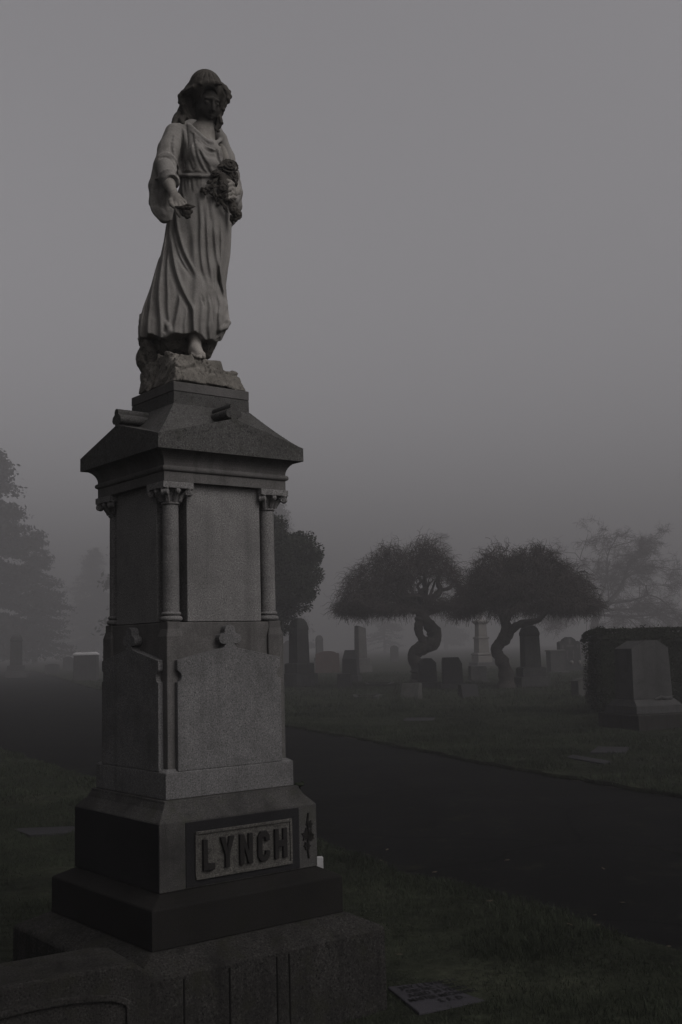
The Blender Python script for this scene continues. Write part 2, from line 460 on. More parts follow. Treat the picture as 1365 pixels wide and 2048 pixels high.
c = mixc(nt, 1.0, c, ramp(nt, a, [(0.3, 0.75), (0.7, 1.15)]), 'MULTIPLY')
c = mixc(nt, ramp(nt, p, [(0.55, 0.0), (0.75, 0.5)]), c, (0.020, 0.021, 0.013))
vo = N(nt, 'ShaderNodeTexVoronoi', Scale=0.55); vo.feature = 'DISTANCE_TO_EDGE'
wq = N(nt, 'ShaderNodeTexNoise', Scale=1.7, Detail=4.0); nt.links.new(co, wq.inputs['Vector'])
nt.links.new(mixc(nt, 0.25, co, wq.outputs['Color']), vo.inputs['Vector'])
c = mixc(nt, ramp(nt, vo.outputs['Distance'], [(0.0, 0.8), (0.010, 0.0)]), c, (0.0015, 0.0015, 0.0015))
pt = noise(nt, co, 0.9, 2, 0.4)
c = mixc(nt, 1.0, c, ramp(nt, pt, [(0.40, 0.92), (0.60, 1.10)]), 'MULTIPLY')
nt.links.new(c, b.inputs['Base Color']); bump(nt, b, f, 0.35, 0.004)
M['asphalt'] = ma

ZR = -0.055
sheet('ground', -325, 325, -55, 425, ZR-.006, M['soil'])
near_px = [(-160, 1460), (0, 1503), (190, 1562), (420, 1630), (640, 1698), (752, 1739), (830, 1768), (960, 1795), (1093, 1833), (1227, 1881), (1365, 1920), (1500, 1972)]
far_px = [(1500, 1622), (1365, 1597), (1240, 1578), (1100, 1552), (950, 1527), (830, 1500), (690, 1475), (570, 1453), (380, 1418), (195, 1382), (120, 1356), (60, 1341), (-30, 1336)]
near_e = np.array([gnd(x, y, ZR) for x, y in near_px])[:, :2]
far_e = np.array([gnd(x, y, ZR) for x, y in far_px])[::-1, :2]
near_e = np.concatenate([[[-45, 60], [-22, 35]], near_e, [[2.35, 3.6], [3.3, 1.2], [6, -6], [12, -30]]])
far_e = np.concatenate([[[-170, 150]], far_e, [[4.6, 7.7], [6.5, 4.5], [10, -3], [16, -30]]])
def resample(P, step):
    out = [P[0]]
    for a_, b_ in zip(P[:-1], P[1:]):
        L = np.hypot(*(b_-a_)); k = max(1, int(L/max(step, 0.02*np.hypot(*a_))))
        for i in range(1, k+1): out.append(a_ + (b_-a_)*i/k)
    return np.array(out)
def smooth_path(P, it=3):
    for _ in range(it):
        q = [P[0]]
        for a_, b_ in zip(P[:-1], P[1:]): q += [a_*.75+b_*.25, a_*.25+b_*.75]
        P = np.array(q + [P[-1]])
    return P
near_e = smooth_path(near_e, 2); far_e = smooth_path(far_e, 2)

# asphalt, one sheet lying over the soil from edge to edge and beyond under the lawns' rims
def zip_strip(A, B, za, zb):
    A = np.asarray(A); B = np.asarray(B)
    n_ = max(len(A), len(B))*2
    def rs(P):
        d = np.concatenate([[0], np.cumsum(np.hypot(*np.diff(P, axis=0).T))]); d /= d[-1]
        t_ = np.linspace(0, 1, n_); return np.stack([np.interp(t_, d, P[:, 0]), np.interp(t_, d, P[:, 1])], -1)
    return A, B
poly = np.concatenate([near_e, far_e[::-1]])
bm = bmesh.new()
vs = [bm.verts.new((x, y, ZR)) for x, y in poly]
f_ = bm.faces.new(vs); bmesh.ops.triangulate(bm, faces=[f_])
bmesh.ops.recalc_face_normals(bm, faces=bm.faces)
if sum(f.normal.z for f in bm.faces) < 0: bmesh.ops.reverse_faces(bm, faces=bm.faces)
me = bpy.data.meshes.new('road'); bm.to_mesh(me); bm.free(); me.materials.append(M['asphalt'])
road = bpy.data.objects.new('road', me); COL.objects.link(road); road['kind'] = 'structure'

def inside(P, x, y):
    x = np.asarray(x); y = np.asarray(y); r = np.zeros(x.shape, bool)
    for (x0, y0), (x1, y1) in zip(P, np.roll(P, -1, 0)):
        if y0 == y1: continue
        c_ = (y0 > y) != (y1 > y)
        r ^= c_ & (x < (x1-x0)*(y-y0)/(y1-y0)+x0)
    return r
def und(x, y):
    """gentle swells of the turf"""
    return .022*np.sin(x*.9+1.3*np.sin(y*.31))*np.cos(y*.7+x*.2) + .012*np.sin(x*2.9+y*1.7)*np.sin(y*2.3-x)
def lawn(name, E, other, jit):
    """turf raised a little over the road along edge E, reaching away to 'other'"""
    d = np.concatenate([[0], np.cumsum(np.hypot(*np.diff(E, axis=0).T))])
    pts = []; 
    for a_, b_ in zip(E[:-1], E[1:]):
        L = np.hypot(*(b_-a_)); st = max(.09, .012*np.hypot(*a_)); k = max(1, min(60, int(L/st)))
        for i in range(k): pts.append(a_+(b_-a_)*i/k)
    pts.append(E[-1]); P = np.array(pts)
    tn = np.gradient(P, axis=0); tn /= np.linalg.norm(tn, axis=1)[:, None]
    nm = np.stack([-tn[:, 1], tn[:, 0]], -1)
    dist = np.linalg.norm(P, axis=1)
    P = P + nm*(rng.normal(0, jit, len(P))*np.clip(dist/8, .6, 3))[:, None]
    d = np.concatenate([[0], np.cumsum(np.hypot(*np.diff(P, axis=0).T))]); d /= d[-1]
    do = np.concatenate([[0], np.cumsum(np.hypot(*np.diff(other, axis=0).T))]); do /= do[-1]
    Q = np.stack([np.interp(d, do, other[:, 0]), np.interp(d, do, other[:, 1])], -1)
    ts = np.concatenate([[0, 0], np.linspace(0, 1, 90)[1:]**2.4])
    rows = []
    for i, t_ in enumerate(ts):
        xy = P + (Q-P)*t_
        if i == 0: z = np.full(len(P), ZR-.004)
        else:
            fd = np.clip(t_/.02, 0, 1)
            z = -.012*(1-fd) + und(xy[:, 0], xy[:, 1])*min(1, t_/.01)
        rows.append(np.column_stack([xy, z]))
    V = np.stack(rows); m1, m2 = V.shape[:2]
    I = np.arange(m1*m2).reshape(m1, m2)
    F = np.stack([I[:-1,:-1], I[:-1,1:], I[1:,1:], I[1:,:-1]], -1).reshape(-1, 4)
    V = V.reshape(-1, 3)
    n0 = np.cross(V[F[m2*5, 1]]-V[F[m2*5, 0]], V[F[m2*5, 3]]-V[F[m2*5, 0]])
    if n0[2] < 0: F = F[:, ::-1]
    o = mesh_np(name, V, [F], M['lawn'], smooth=True); o['kind'] = 'structure'; return o
lawn('lawn', near_e, np.array([[-60, 40], [-40, 10], [-20, -10], [-8, -20], [2, -26], [11, -30.5]]), .012)
lawn('lawn', far_e, np.array([[-175, 155], [-300, 420], [-50, 420], [80, 420], [320, 420], [320, 100], [320, 0], [17, -31]]), .02)
# ------------------------------------------------------------------ sculpting tools: blended solids on a grid, then a surface net
class Clay:
    def __init__(s, lo, hi, h):
        s.lo = np.array(lo, float); s.h = h
        s.n = np.ceil((np.array(hi)-s.lo)/h).astype(int) + 1
        s.F = np.full(s.n, 1.0, np.float32)
    def _sub(s, lo, hi):
        i0 = np.clip(np.floor((lo-s.lo)/s.h).astype(int), 0, s.n-1); i1 = np.clip(np.ceil((hi-s.lo)/s.h).astype(int)+1, 1, s.n)
        if np.any(i1 <= i0): return None
        ax = [s.lo[k] + s.h*np.arange(i0[k], i1[k]) for k in range(3)]
        X, Y, Z = np.meshgrid(*ax, indexing='ij', sparse=True)
        return tuple(slice(a, b) for a, b in zip(i0, i1)), X, Y, Z
    def _put(s, sl, d, k, mode):
        F = s.F[sl]; d = d.astype(np.float32)
        if mode == 'add':
            h = np.clip(.5+.5*(F-d)/k, 0, 1); s.F[sl] = F*(1-h)+d*h - k*h*(1-h)
        else:
            h = np.clip(.5-.5*(F+d)/k, 0, 1); s.F[sl] = F*(1-h)-d*h + k*h*(1-h)
    def capsule(s, p, q, r1, r2=None, k=.01, mode='add'):
        p = np.asarray(p, float); q = np.asarray(q, float); r2 = r1 if r2 is None else r2
        m = max(r1, r2) + 2.5*k + 2*s.h
        g = s._sub(np.minimum(p, q)-m, np.maximum(p, q)+m)
        if g is None: return
        sl, X, Y, Z = g; v = q-p; L = max(v@v, 1e-12)
        t = np.clip(((X-p[0])*v[0]+(Y-p[1])*v[1]+(Z-p[2])*v[2])/L, 0, 1)
        d = np.sqrt((X-p[0]-t*v[0])**2+(Y-p[1]-t*v[1])**2+(Z-p[2]-t*v[2])**2) - (r1+(r2-r1)*t)
        s._put(sl, d, k, mode)
    def chain(s, pts, rs, k=.01, mode='add'):
        if not hasattr(rs, '__len__'): rs = [rs]*len(pts)
        for i in range(len(pts)-1): s.capsule(pts[i], pts[i+1], rs[i], rs[i+1], k, mode)
    def ellipsoid(s, c, r, k=.01, mode='add', rot=None):
        c = np.asarray(c, float); r = np.asarray(r, float) * np.ones(3); m = r.max() + 2.5*k + 2*s.h
        g = s._sub(c-m, c+m)
        if g is None: return
        sl, X, Y, Z = g; X = X-c[0]; Y = Y-c[1]; Z = Z-c[2]
        if rot is not None:       # rows of rot are the ellipsoid's own axes
            X, Y, Z = (X*rot[i][0]+Y*rot[i][1]+Z*rot[i][2] for i in range(3))
        k0 = np.sqrt((X/r[0])**2+(Y/r[1])**2+(Z/r[2])**2); k1 = np.sqrt((X/r[0]**2)**2+(Y/r[1]**2)**2+(Z/r[2]**2)**2)
        s._put(sl, k0*(k0-1)/np.maximum(k1, 1e-6), k, mode)
    def sample(s, P):
        q = np.rint((P-s.lo)/s.h).astype(int); ok = np.all((q >= 0) & (q < s.n), axis=1)
        q = np.clip(q, 0, s.n-1); v = s.F[q[:, 0], q[:, 1], q[:, 2]].copy(); v[~ok] = 1; return v
    def hit(s, px, py, back=False):
        """where the sight line through a photo pixel meets the clay; None if it misses"""
        r = pix_ray(px, py); ts = np.arange(s.lo[1], s.lo[1]+s.h*s.n[1], s.h*.5)
        if back: ts = ts[::-1]
        P = np.outer(ts/r[1], r) + np.array([0, 0, EYE]); v = s.sample(P)
        i = np.argmax(v < 0)
        if v[i] >= 0: return None
        j = max(i-1, 0); f = v[j]/(v[j]-v[i]+1e-9)
        return P[j]+(P[i]-P[j])*f
    def stroke(s, px, r, sink=0.0, k=.008, mode='add', n=6):
        """a fold (add) or furrow (sub) laid on the surface along a photo polyline; r may taper as (start, middle, end)"""
        px = np.asarray(px, float); d = np.concatenate([[0], np.cumsum(np.hypot(*np.diff(px, axis=0).T))])
        m = max(3, int(d[-1]/n)); t = np.linspace(0, d[-1], m)
        X = np.interp(t, d, px[:, 0]); Y = np.interp(t, d, px[:, 1])
        rr = np.interp(t/d[-1], [0, .5, 1], r) if hasattr(r, '__len__') else np.full(m, r)
        pts, rs = [], []
        for x, y, q in zip(X, Y, rr):
            p = s.hit(x, y)
            if p is None: continue
            ray = pix_ray(x, y); ray = ray/np.linalg.norm(ray)
            pts.append(p + ray*(sink if mode == 'add' else -sink)); rs.append(q)
        P = np.array(pts)
        if len(P) < 2: return
        for _ in range(2):
            P[1:-1] = P[1:-1]*.5 + (P[:-2]+P[2:])*.25
        s.chain(P, rs, k, mode)
    def fold(s, px, r=.007, w=.006):
        """a ridge with a furrow at its dark (left) side"""
        px = np.asarray(px, float)
        q = np.array(r if hasattr(r, '__len__') else (r, r, r))
        s.stroke(px + np.array([-w*470, 1]), tuple(q*1.15), -.001, .010, 'sub')
        s.stroke(px, tuple(q*1.05), .0015, .007, 'add')
    def mesh(s, relax=2):
        """naive surface nets"""
        F = s.F; F[0] = F[-1] = 1; F[:, 0] = F[:, -1] = 1; F[:, :, 0] = F[:, :, -1] = 1
        I = F < 0
        c = np.zeros(tuple(s.n-1), np.uint8)
        for dx in (0, 1):
            for dy in (0, 1):
                for dz in (0, 1): c += I[dx:dx+s.n[0]-1, dy:dy+s.n[1]-1, dz:dz+s.n[2]-1]
        cells = np.argwhere((c > 0) & (c < 8))
        vid = np.full(c.shape, -1, np.int64); vid[tuple(cells.T)] = np.arange(len(cells))
        acc = np.zeros((len(cells), 3)); cnt = np.zeros(len(cells))
        cor = [np.array(q) for q in np.ndindex(2, 2, 2)]
        for a in cor:
            for ax in range(3):
                if a[ax]: continue
                b_ = a.copy(); b_[ax] = 1
                fa = F[tuple((cells+a).T)]; fb = F[tuple((cells+b_).T)]
                m = (fa < 0) != (fb < 0)
                t = np.where(m, fa/np.where(fa == fb, 1, fa-fb), 0)
                p = np.tile(a.astype(float), (len(cells), 1)); p[:, ax] += t
                acc[m] += p[m]; cnt[m] += 1
        V = s.lo + s.h*(cells + acc/cnt[:, None])
        Q = []
        for ax in range(3):
            u, v = (ax+1) % 3, (ax+2) % 3
            sl0 = [slice(None)]*3; sl1 = [slice(None)]*3; sl0[ax] = slice(0, -1); sl1[ax] = slice(1, None)
            A = I[tuple(sl0)]; B = I[tuple(sl1)]
            for sg, m in ((1, A & ~B), (-1, ~A & B)):
                e = np.argwhere(m)
                eu = np.zeros(3, int); eu[u] = 1; ev = np.zeros(3, int); ev[v] = 1
                q = np.stack([vid[tuple((e-eu-ev).T)], vid[tuple((e-ev).T)], vid[tuple(e.T)], vid[tuple((e-eu).T)]], -1)
                Q.append(q if sg > 0 else q[:, ::-1])
        Q = np.concatenate(Q)
        E = np.concatenate([Q[:, [0, 1]], Q[:, [1, 2]], Q[:, [2, 3]], Q[:, [3, 0]]])
        for _ in range(relax):
            S = np.zeros_like(V); n_ = np.zeros(len(V))
            for k in range(3): S[:, k] = np.bincount(E[:, 0], V[E[:, 1], k], len(V)) + np.bincount(E[:, 1], V[E[:, 0], k], len(V))
            n_ = np.bincount(E[:, 0], minlength=len(V)) + np.bincount(E[:, 1], minlength=len(V))
            V = V*.5 + .5*S/n_[:, None]
        return V, Q
    def build(s, name, mat, parent, relax=2, split=False):
        V, Q = s.mesh(relax)
        V = V - np.array(parent.location)
        o = mesh_np(name, V, [Q], mat, None, smooth=True)
        o.parent = parent; return o

A = lambda px, py, dy: at(px, py, MY + dy)
LO, HI = (-1.0, 4.55, 2.66), (-.33, 5.45, 4.2)
statue = thing('statue', 'pale weathered stone woman in a long robe holding roses atop the tall pedestal', 'statue', (MX, MY, 2.671))

# ---- rough rock the woman stands on
rock = Clay((-1.0, 4.62, 2.66), (-.36, 5.36, 3.05), .004)
ux = np.array([cos(YAW), sin(YAW), 0]); uy = np.array([-sin(YAW), cos(YAW), 0]); uz = np.array([0, 0, 1.0])
AX = np.array([MX, MY, 0])
L3 = lambda a, b, z: AX + a*ux + b*uy + np.array([0, 0, z])
def blockrock(c, half, tilt, k=.006):
    """an angular boulder: a box with its corners knocked off"""
    rr = Matrix.Rotation(tilt[2], 3, 'Z') @ Matrix.Rotation(tilt[0], 3, 'X') @ Matrix.Rotation(tilt[1], 3, 'Y')
    rot = np.array(rr.transposed()); half = np.array(half); c = np.array(c)
    m = np.linalg.norm(half)+.02
    g = rock._sub(c-m, c+m); sl, X, Y, Z = g
    q = [(X-c[0])*rot[i][0]+(Y-c[1])*rot[i][1]+(Z-c[2])*rot[i][2] for i in range(3)]
    q = [np.abs(v) for v in q]
    d = np.maximum(np.maximum(q[0]-half[0], q[1]-half[1]), q[2]-half[2])
    d = np.maximum(d, (q[0]+q[1]+q[2] - half.sum()*.80)*.577)
    rock._put(sl, d, k, 'add')
def vnoise(X, Y, Z, f, seed):
    """smooth lattice noise, about -1..1"""
    T = np.random.default_rng(seed).uniform(-1, 1, (32, 32, 32)).astype(np.float32)
    X, Y, Z = np.broadcast_arrays(X*f, Y*f, Z*f)
    i = [np.floor(v).astype(int) for v in (X, Y, Z)]; u = [v-k for v, k in zip((X, Y, Z), i)]
    u = [v*v*(3-2*v) for v in u]; r = 0
    for a in (0, 1):
        for b in (0, 1):
            for c in (0, 1):
                w = (u[0] if a else 1-u[0])*(u[1] if b else 1-u[1])*(u[2] if c else 1-u[2])
                r = r + w*T[(i[0]+a) % 32, (i[1]+b) % 32, (i[2]+c) % 32]
    return r
r_ = random.Random(11)
for a, b, hx, hy, hz, tx_, tz_ in (
    (-.130,-.135,.062,.062,.062, .12, .3), (-.030,-.150,.075,.055,.048, -.25, .1), (.070,-.145,.070,.055,.055, .2, -.15), (.150,-.120,.060,.070,.055, -.15, .35),
    (.145,.0,.060,.085,.042, .1, .1), (.13,.13,.07,.07,.035, .2, -.2), (-.150,-.03,.055,.075,.085, .2, .1), (-.140,.09,.060,.080,.070, -.15, .2), (0,.14,.09,.06,.045, .1, 0),
    (-.02,-.02,.13,.13,.075, .1, .2), (-.075,-.085,.075,.060,.080, .25, -.2), (.055,-.06,.10,.09,.060, -.2, .1)):
    blockrock(L3(a, b, 2.668+hz*.85), (hx*1.15, hy*1.15, hz*1.15), (tx_, r_.uniform(-.25,.25), YAW+tz_), .005)
for c, rad in ((A(298,715,.03),(.052,.09,.075)), (A(302,690,.06),(.045,.08,.08)), (A(348,704,.06),(.085,.12,.075)),
             (A(425,724,.04),(.085,.10,.038)), (A(395,727,-.09),(.080,.065,.042)), (A(405,690,.10),(.05,.06,.08)), (A(418,700,.12),(.025,.05,.06))):
    rock.ellipsoid(c, rad, .010)
for pts, r in ((((320,715),(328,735),(320,760),(330,785)), (.006,.013,.008)), (((372,740),(383,735),(376,755),(366,770)), (.004,.009,.006)),
               (((447,726),(440,745),(433,768)), (.005,.011,.008)), (((296,722),(303,750),(312,782)), (.004,.012,.008)), (((480,750),(472,765),(473,780)), (.004,.009,.006)),
               (((278,772),(296,764),(318,770)), (.004,.010,.004)), (((338,702),(352,707),(368,703)), (.003,.006,.003)), (((385,742),(410,737),(440,738)), (.002,.007,.003)),
               (((318,690),(314,712),(330,718)), (.003,.008,.004)), (((352,740),(346,755),(352,768)), (.003,.006,.003))):
    rock.stroke(pts, r, -.002, .004, 'sub')
g = rock._sub(np.array(rock.lo), np.array(rock.lo)+rock.h*rock.n); sl, X, Y, Z = g
lx = (X-MX)*ux[0]+(Y-MY)*ux[1]; ly = (X-MX)*uy[0]+(Y-MY)*uy[1]
nz_ = .010*vnoise(X, Y, Z, 17, 1) + .005*vnoise(X, Y, Z, 42, 2) + .0022*vnoise(X, Y, Z*.5, 110, 3)
fl = .02 + .30*(.5+.5*vnoise(X, Y, Z*.3, 9, 8))                         # each face leans back by its own amount
box_ = np.maximum(np.maximum(np.abs(lx), np.abs(ly)) - .192 + fl*(Z-2.67), 2.6705-Z)
tp = [A(x_, y_, -.10) for x_, y_ in ((270,700),(300,690),(345,697),(375,716),(400,719),(430,722),(448,728),(462,724),(476,733),(500,752))]
ztop = np.interp(X, [p[0] for p in tp], [p[2] for p in tp]) + .008*vnoise(X, Y, Z*0, 28, 6)
ztop = ztop + np.clip((Y-MY+.02)*.30, 0, .05)*(X < A(440,720,0)[0])
box_ = np.maximum(box_, (Z-ztop)*.8)
rock.F = np.maximum(rock.F + nz_, box_ + .4*nz_).astype(np.float32)
# split into boulders: cells of uneven push, dark joints between
sd_ = np.random.default_rng(21).uniform([-.2,-.2,2.66], [.2,.2,2.86], (34, 3))
f1 = np.full(rock.F.shape, 9., np.float32); f2 = f1.copy(); push = np.zeros_like(f1)
for (sx_, sy_, sz_), pv_ in zip(sd_, np.random.default_rng(4).uniform(-.008, .018, 34)):
    dd = np.sqrt((lx+.3*nz_-sx_)**2 + (ly+.3*nz_-sy_)**2 + ((Z-sz_)*.8)**2).astype(np.float32)
    m = dd < f1
    f2 = np.where(m, f1, np.minimum(f2, dd)); push = np.where(m, pv_, push); f1 = np.where(m, dd, f1)
edge = f2-f1
rock.F = (rock.F + push*np.clip(edge/.012, 0, 1) + .020*np.clip(1-edge/.011, 0, 1)).astype(np.float32)
# the stump and rock that rise behind her under the hem
for c, rad in ((A(300,700,.02),(.045,.10,.085)), (A(292,720,.04),(.040,.09,.07)), (A(345,692,.03),(.10,.12,.060)), (A(400,690,.09),(.075,.07,.070)), (A(415,694,.10),(.032,.05,.060))):
    rock.ellipsoid(c, rad, .008)
rock.stroke([(322,684),(318,702),(326,716)], (.003,.007,.004), -.002, .005, 'sub')
rock.stroke([(338,700),(352,706),(372,704)], (.003,.006,.003), -.001, .004, 'sub')
rock.stroke([(290,690),(288,712),(296,735)], (.003,.006,.004), -.001, .005, 'sub')
rock.ellipsoid(A(396,726,-.085), (.055,.06,.026), .008)
rock.ellipsoid(A(372,724,-.07), (.05,.05,.03), .010)
rock.F = (rock.F + .006*vnoise(X, Y, Z, 30, 12) + .003*vnoise(X, Y, Z, 75, 13)).astype(np.float32)
rock.F = np.maximum(rock.F, 2.6705-Z).astype(np.float32)
rock.build('rock_base', M['marble_pit'], statue, 1)

# ---- robe: skirt as stacked ovals, bodice, sleeves, then folds
robe = Clay((-.95, 4.6, 2.75), (-.42, 5.4, 4.02), .0036)
sk = [  # y, left, right, depth centre, half depth
 (345,364,444,-.03,.085), (360,361,452,-.03,.095), (380,358,459,-.025,.105), (400,352,462,-.02,.115), (420,344,462,-.015,.122), (450,334,461,-.01,.13),
 (480,327,460,-.005,.135), (510,320,458,0,.14), (540,310,453,0,.145), (570,300,449,0,.15), (600,291,450,0,.157), (620,285,453,0,.162), (640,280,455,0,.165), (655,275,452,0,.166), (668,274,447,0,.165), (682,275,439,0,.162), (696,277,434,0,.158)]
sk = np.array(sk, float)
zs = np.array([A((a+b)/2, y, d)[2] for y, a, b, d, h_ in sk]); xc = np.array([A((a+b)/2, y, d)[0] for y, a, b, d, h_ in sk])
hw = np.array([(A(b, y, d)[0]-A(a, y, d)[0])/2 for y, a, b, d, h_ in sk])
sl, X, Y, Z = robe._sub(np.array(robe.lo), np.array(robe.lo)+robe.h*robe.n)
zz = Z.ravel()
o_ = np.argsort(zs)
cx_ = np.interp(zz, zs[o_], xc[o_])[None, None]; cy_ = MY + np.interp(zz, zs[o_], sk[o_, 3])[None, None]
a_ = np.interp(zz, zs[o_], hw[o_])[None, None]; b_ = np.interp(zz, zs[o_], sk[o_, 4])[None, None]
th = np.arctan2((Y-cy_)/b_, (X-cx_)/a_)
# hanging folds all round the back, growing towards the hem
grow = np.clip((zs.max()-zz)/(zs.max()-zs.min()), 0, 1)[None, None]
back = np.clip(np.sin(th)*.8+.35, 0, 1)
wav = (np.sin(th*9+2.2*grow)+.5*np.sin(th*17-1+3*grow))*(.010*grow**.7+.002)*(.25+.75*back)
SKF = [  # drapery of the skirt: path in photo pixels, height, width (m)
 ([(357,425),(364,477),(371,506),(382,535),(395,559),(404,580)], .016, .0085),
 ([(352,455),(359,495),(369,530),(383,557),(399,579)], .010, .006),
 ([(349,480),(355,530),(362,563),(371,590),(382,614),(400,645)], .017, .009),
 ([(341,440),(336,500),(331,550),(327,605),(331,640),(334,668)], .018, .010),
 ([(347,450),(345,520),(344,580),(350,640)], .010, .007),
 ([(329,470),(320,530),(307,580),(294,625),(288,668)], .014, .009),
 ([(336,480),(322,540),(311,600),(306,668)], .015, .010),
 ([(324,500),(308,550),(291,605),(281,655)], .010, .007),
 ([(404,395),(411,460),(409,510),(412,550),(418,575),(427,592)], .013, .008),
 ([(419,420),(422,480),(424,540),(430,570),(431,588)], .012, .007),
 ([(434,430),(436,490),(438,520),(444,555),(450,585),(453,620)], .014, .008),
 ([(447,440),(448,500),(446,560),(443,590)], .011, .007),
 ([(374,356),(370,390),(378,425),(392,450)], .006, .006),
 ([(386,430),(396,500),(402,560),(401,620),(396,665)], .008, .014),
 ([(372,590),(371,620),(366,650),(360,676)], .011, .009),
 ([(345,600),(346,630),(352,676)], .009, .008),
 ([(411,600),(413,630),(410,668)], .009, .009), ([(424,600),(428,630),(425,670)], .010, .008), ([(438,590),(445,620),(443,650)], .011, .008),
 ([(383,620),(384,645),(380,672)], .007, .007), ([(392,360),(393,380),(396,405)], .004, .005), ([(404,360),(406,385),(412,415)], .005, .005), ([(427,360),(428,400),(431,440)], .005, .006)]
ypx = np.interp(zz, zs[o_], sk[o_, 0])[None, None]
disp = 0
for path, amp_, wd_ in SKF:
    q = np.array(path, float); yy_ = np.linspace(q[0, 1], q[-1, 1], 40)
    xx_ = np.interp(yy_, q[:, 1], q[:, 0]); kk = np.ones(9)/9; xx_ = np.convolve(np.pad(xx_, 4, mode='edge'), kk, 'valid')
    xm = np.interp(ypx, yy_, [A(x_, y_, 0)[0] for x_, y_ in zip(xx_, yy_)])
    u_ = np.clip((ypx-q[0, 1])/(q[-1, 1]-q[0, 1]), 0, 1)
    open_end = q[-1, 1] > 640
    env = np.clip(u_/.35, 0, 1)*(1 if open_end else np.clip((1-u_)/.18, 0, 1))*((ypx > q[0, 1]) & ((ypx < q[-1, 1]) | open_end))
    dx_ = X - xm
    amp_ = amp_*(.72 if path[0][0] > 400 else 1.0)
    disp = disp + env*amp_*(.62*np.exp(-(dx_/wd_)**2) - .85*np.exp(-((dx_+1.9*wd_)/(1.25*wd_))**2))
front = np.clip(-np.sin(th)*4+.5, 0, 1)
wav = wav + disp*front
d_ = (np.sqrt(((X-cx_)/a_)**2+((Y-cy_)/b_)**2)-1)*np.minimum(a_, b_) - wav
hem = A(350, 687, 0)[2] + .010*np.sin(th*5+1.0) + .006*np.sin(th*11)
d_ = np.maximum(d_, hem - Z); d_ = np.maximum(d_, Z - zs.max())
robe._put(sl, d_, .012, 'add')
# bodice
robe.ellipsoid(A(404,318,-.035), (.098,.080,.115), .02)
robe.ellipsoid(A(392,290,-.035), (.082,.075,.085), .02)
robe.ellipsoid(A(412,338,-.045), (.098,.080,.050), .015)          # blouse falling over the girdle
robe.ellipsoid(A(395,305,-.105), (.040,.032,.045), .02)           # breasts
robe.ellipsoid(A(428,310,-.060), (.038,.034,.045), .02)
robe.chain([A(352,268,-.070), A(385,258,-.035), A(428,264,.015), A(438,278,.05)], [.042,.040,.036,.036], .02)
# girdle
robe.chain([A(360,350,-.08), A(378,351,-.128), A(402,352,-.135), A(425,353,-.12), A(445,354,-.07)], .0075, .006)
robe.stroke([(363,345),(385,344),(405,345),(425,347)], .0065, -.001, .006, 'sub')
# right sleeve (towards the viewer's left): upper arm, wide cuff, hanging end
robe.chain([A(350,268,-.075), A(338,300,-.105), A(331,330,-.135)], [.048,.050,.050], .015)
robe.chain([A(331,328,-.14), A(338,352,-.18), A(343,362,-.20)], [.047,.045,.040], .012)
robe.chain([A(322,335,-.12), A(313,372,-.115), A(311,405,-.115), A(318,425,-.12)], [.036,.034,.027,.022], .015)
robe.chain([A(312,390,-.12), A(315,420,-.125), A(326,438,-.13)], [.022,.022,.018], .012)
robe.chain([A(335,355,-.14), A(333,395,-.14), A(332,428,-.14)], [.030,.028,.022], .02)
robe.chain([A(320,425,-.13), A(330,440,-.135), A(340,436,-.14), A(344,420,-.145)], [.018,.013,.011,.011], .010)
robe.chain([A(358,275,-.02), A(356,310,-.02), A(352,345,-.03)], [.04,.042,.040], .02)
# hollow of the sleeve
robe.chain([A(345,364,-.23), A(341,385,-.185), A(337,410,-.172)], [.030,.022,.018], .010, 'sub')
robe.chain([A(330,385,-.175), A(326,412,-.165), A(333,424,-.165)], [.009,.010,.008], .010, 'sub')
# left sleeve: shoulder to the elbow held back, cloth hanging behind the roses
robe.chain([A(440,280,.05), A(455,315,.075), A(462,350,.06)], [.036,.034,.040], .015)
robe.chain([A(462,350,.06), A(470,385,.02), A(466,400,-.03)], [.042,.036,.030], .012)
robe.chain([A(468,372,.04), A(470,412,.03), A(463,440,.03), A(459,452,.035)], [.034,.034,.022,.012], .012)
# neckline: cowl rolls and the hollow above
robe.ellipsoid(A(411,258,-.085), (.040,.045,.030), .012, 'sub')
robe.stroke([(377,250),(388,258),(401,272),(417,285),(431,288),(441,280)], (.008,.010,.009), .002, .007)
robe.stroke([(380,258),(392,272),(410,290),(428,301),(442,295)], (.006,.008,.006), .002, .007)
robe.stroke([(398,276),(414,291),(430,296)], (.003,.006,.003), -.001, .005, 'sub')
robe.stroke([(408,296),(424,307),(440,303)], (.003,.006,.003), -.001, .005, 'sub')
# bodice folds
robe.fold([(377,252),(381,282),(382,311),(389,336)], (.004,.006,.008))
robe.fold([(369,262),(371,290),(368,315),(371,335)], (.004,.006,.007))
robe.fold([(390,268),(393,295),(401,322),(411,339)], (.003,.005,.007))
robe.fold([(411,318),(419,334),(427,346)], (.004,.007,.006))
robe.fold([(402,300),(411,318),(420,330)], (.003,.005,.004))
robe.fold([(437,300),(440,318),(446,330)], (.003,.006,.005))
robe.stroke([(362,300),(360,325),(357,350)], (.006,.012,.012), -.002, .010, 'sub')      # cleft between arm and body
robe.stroke([(366,275),(364,300),(362,322)], (.003,.007,.007), -.001, .008, 'sub')
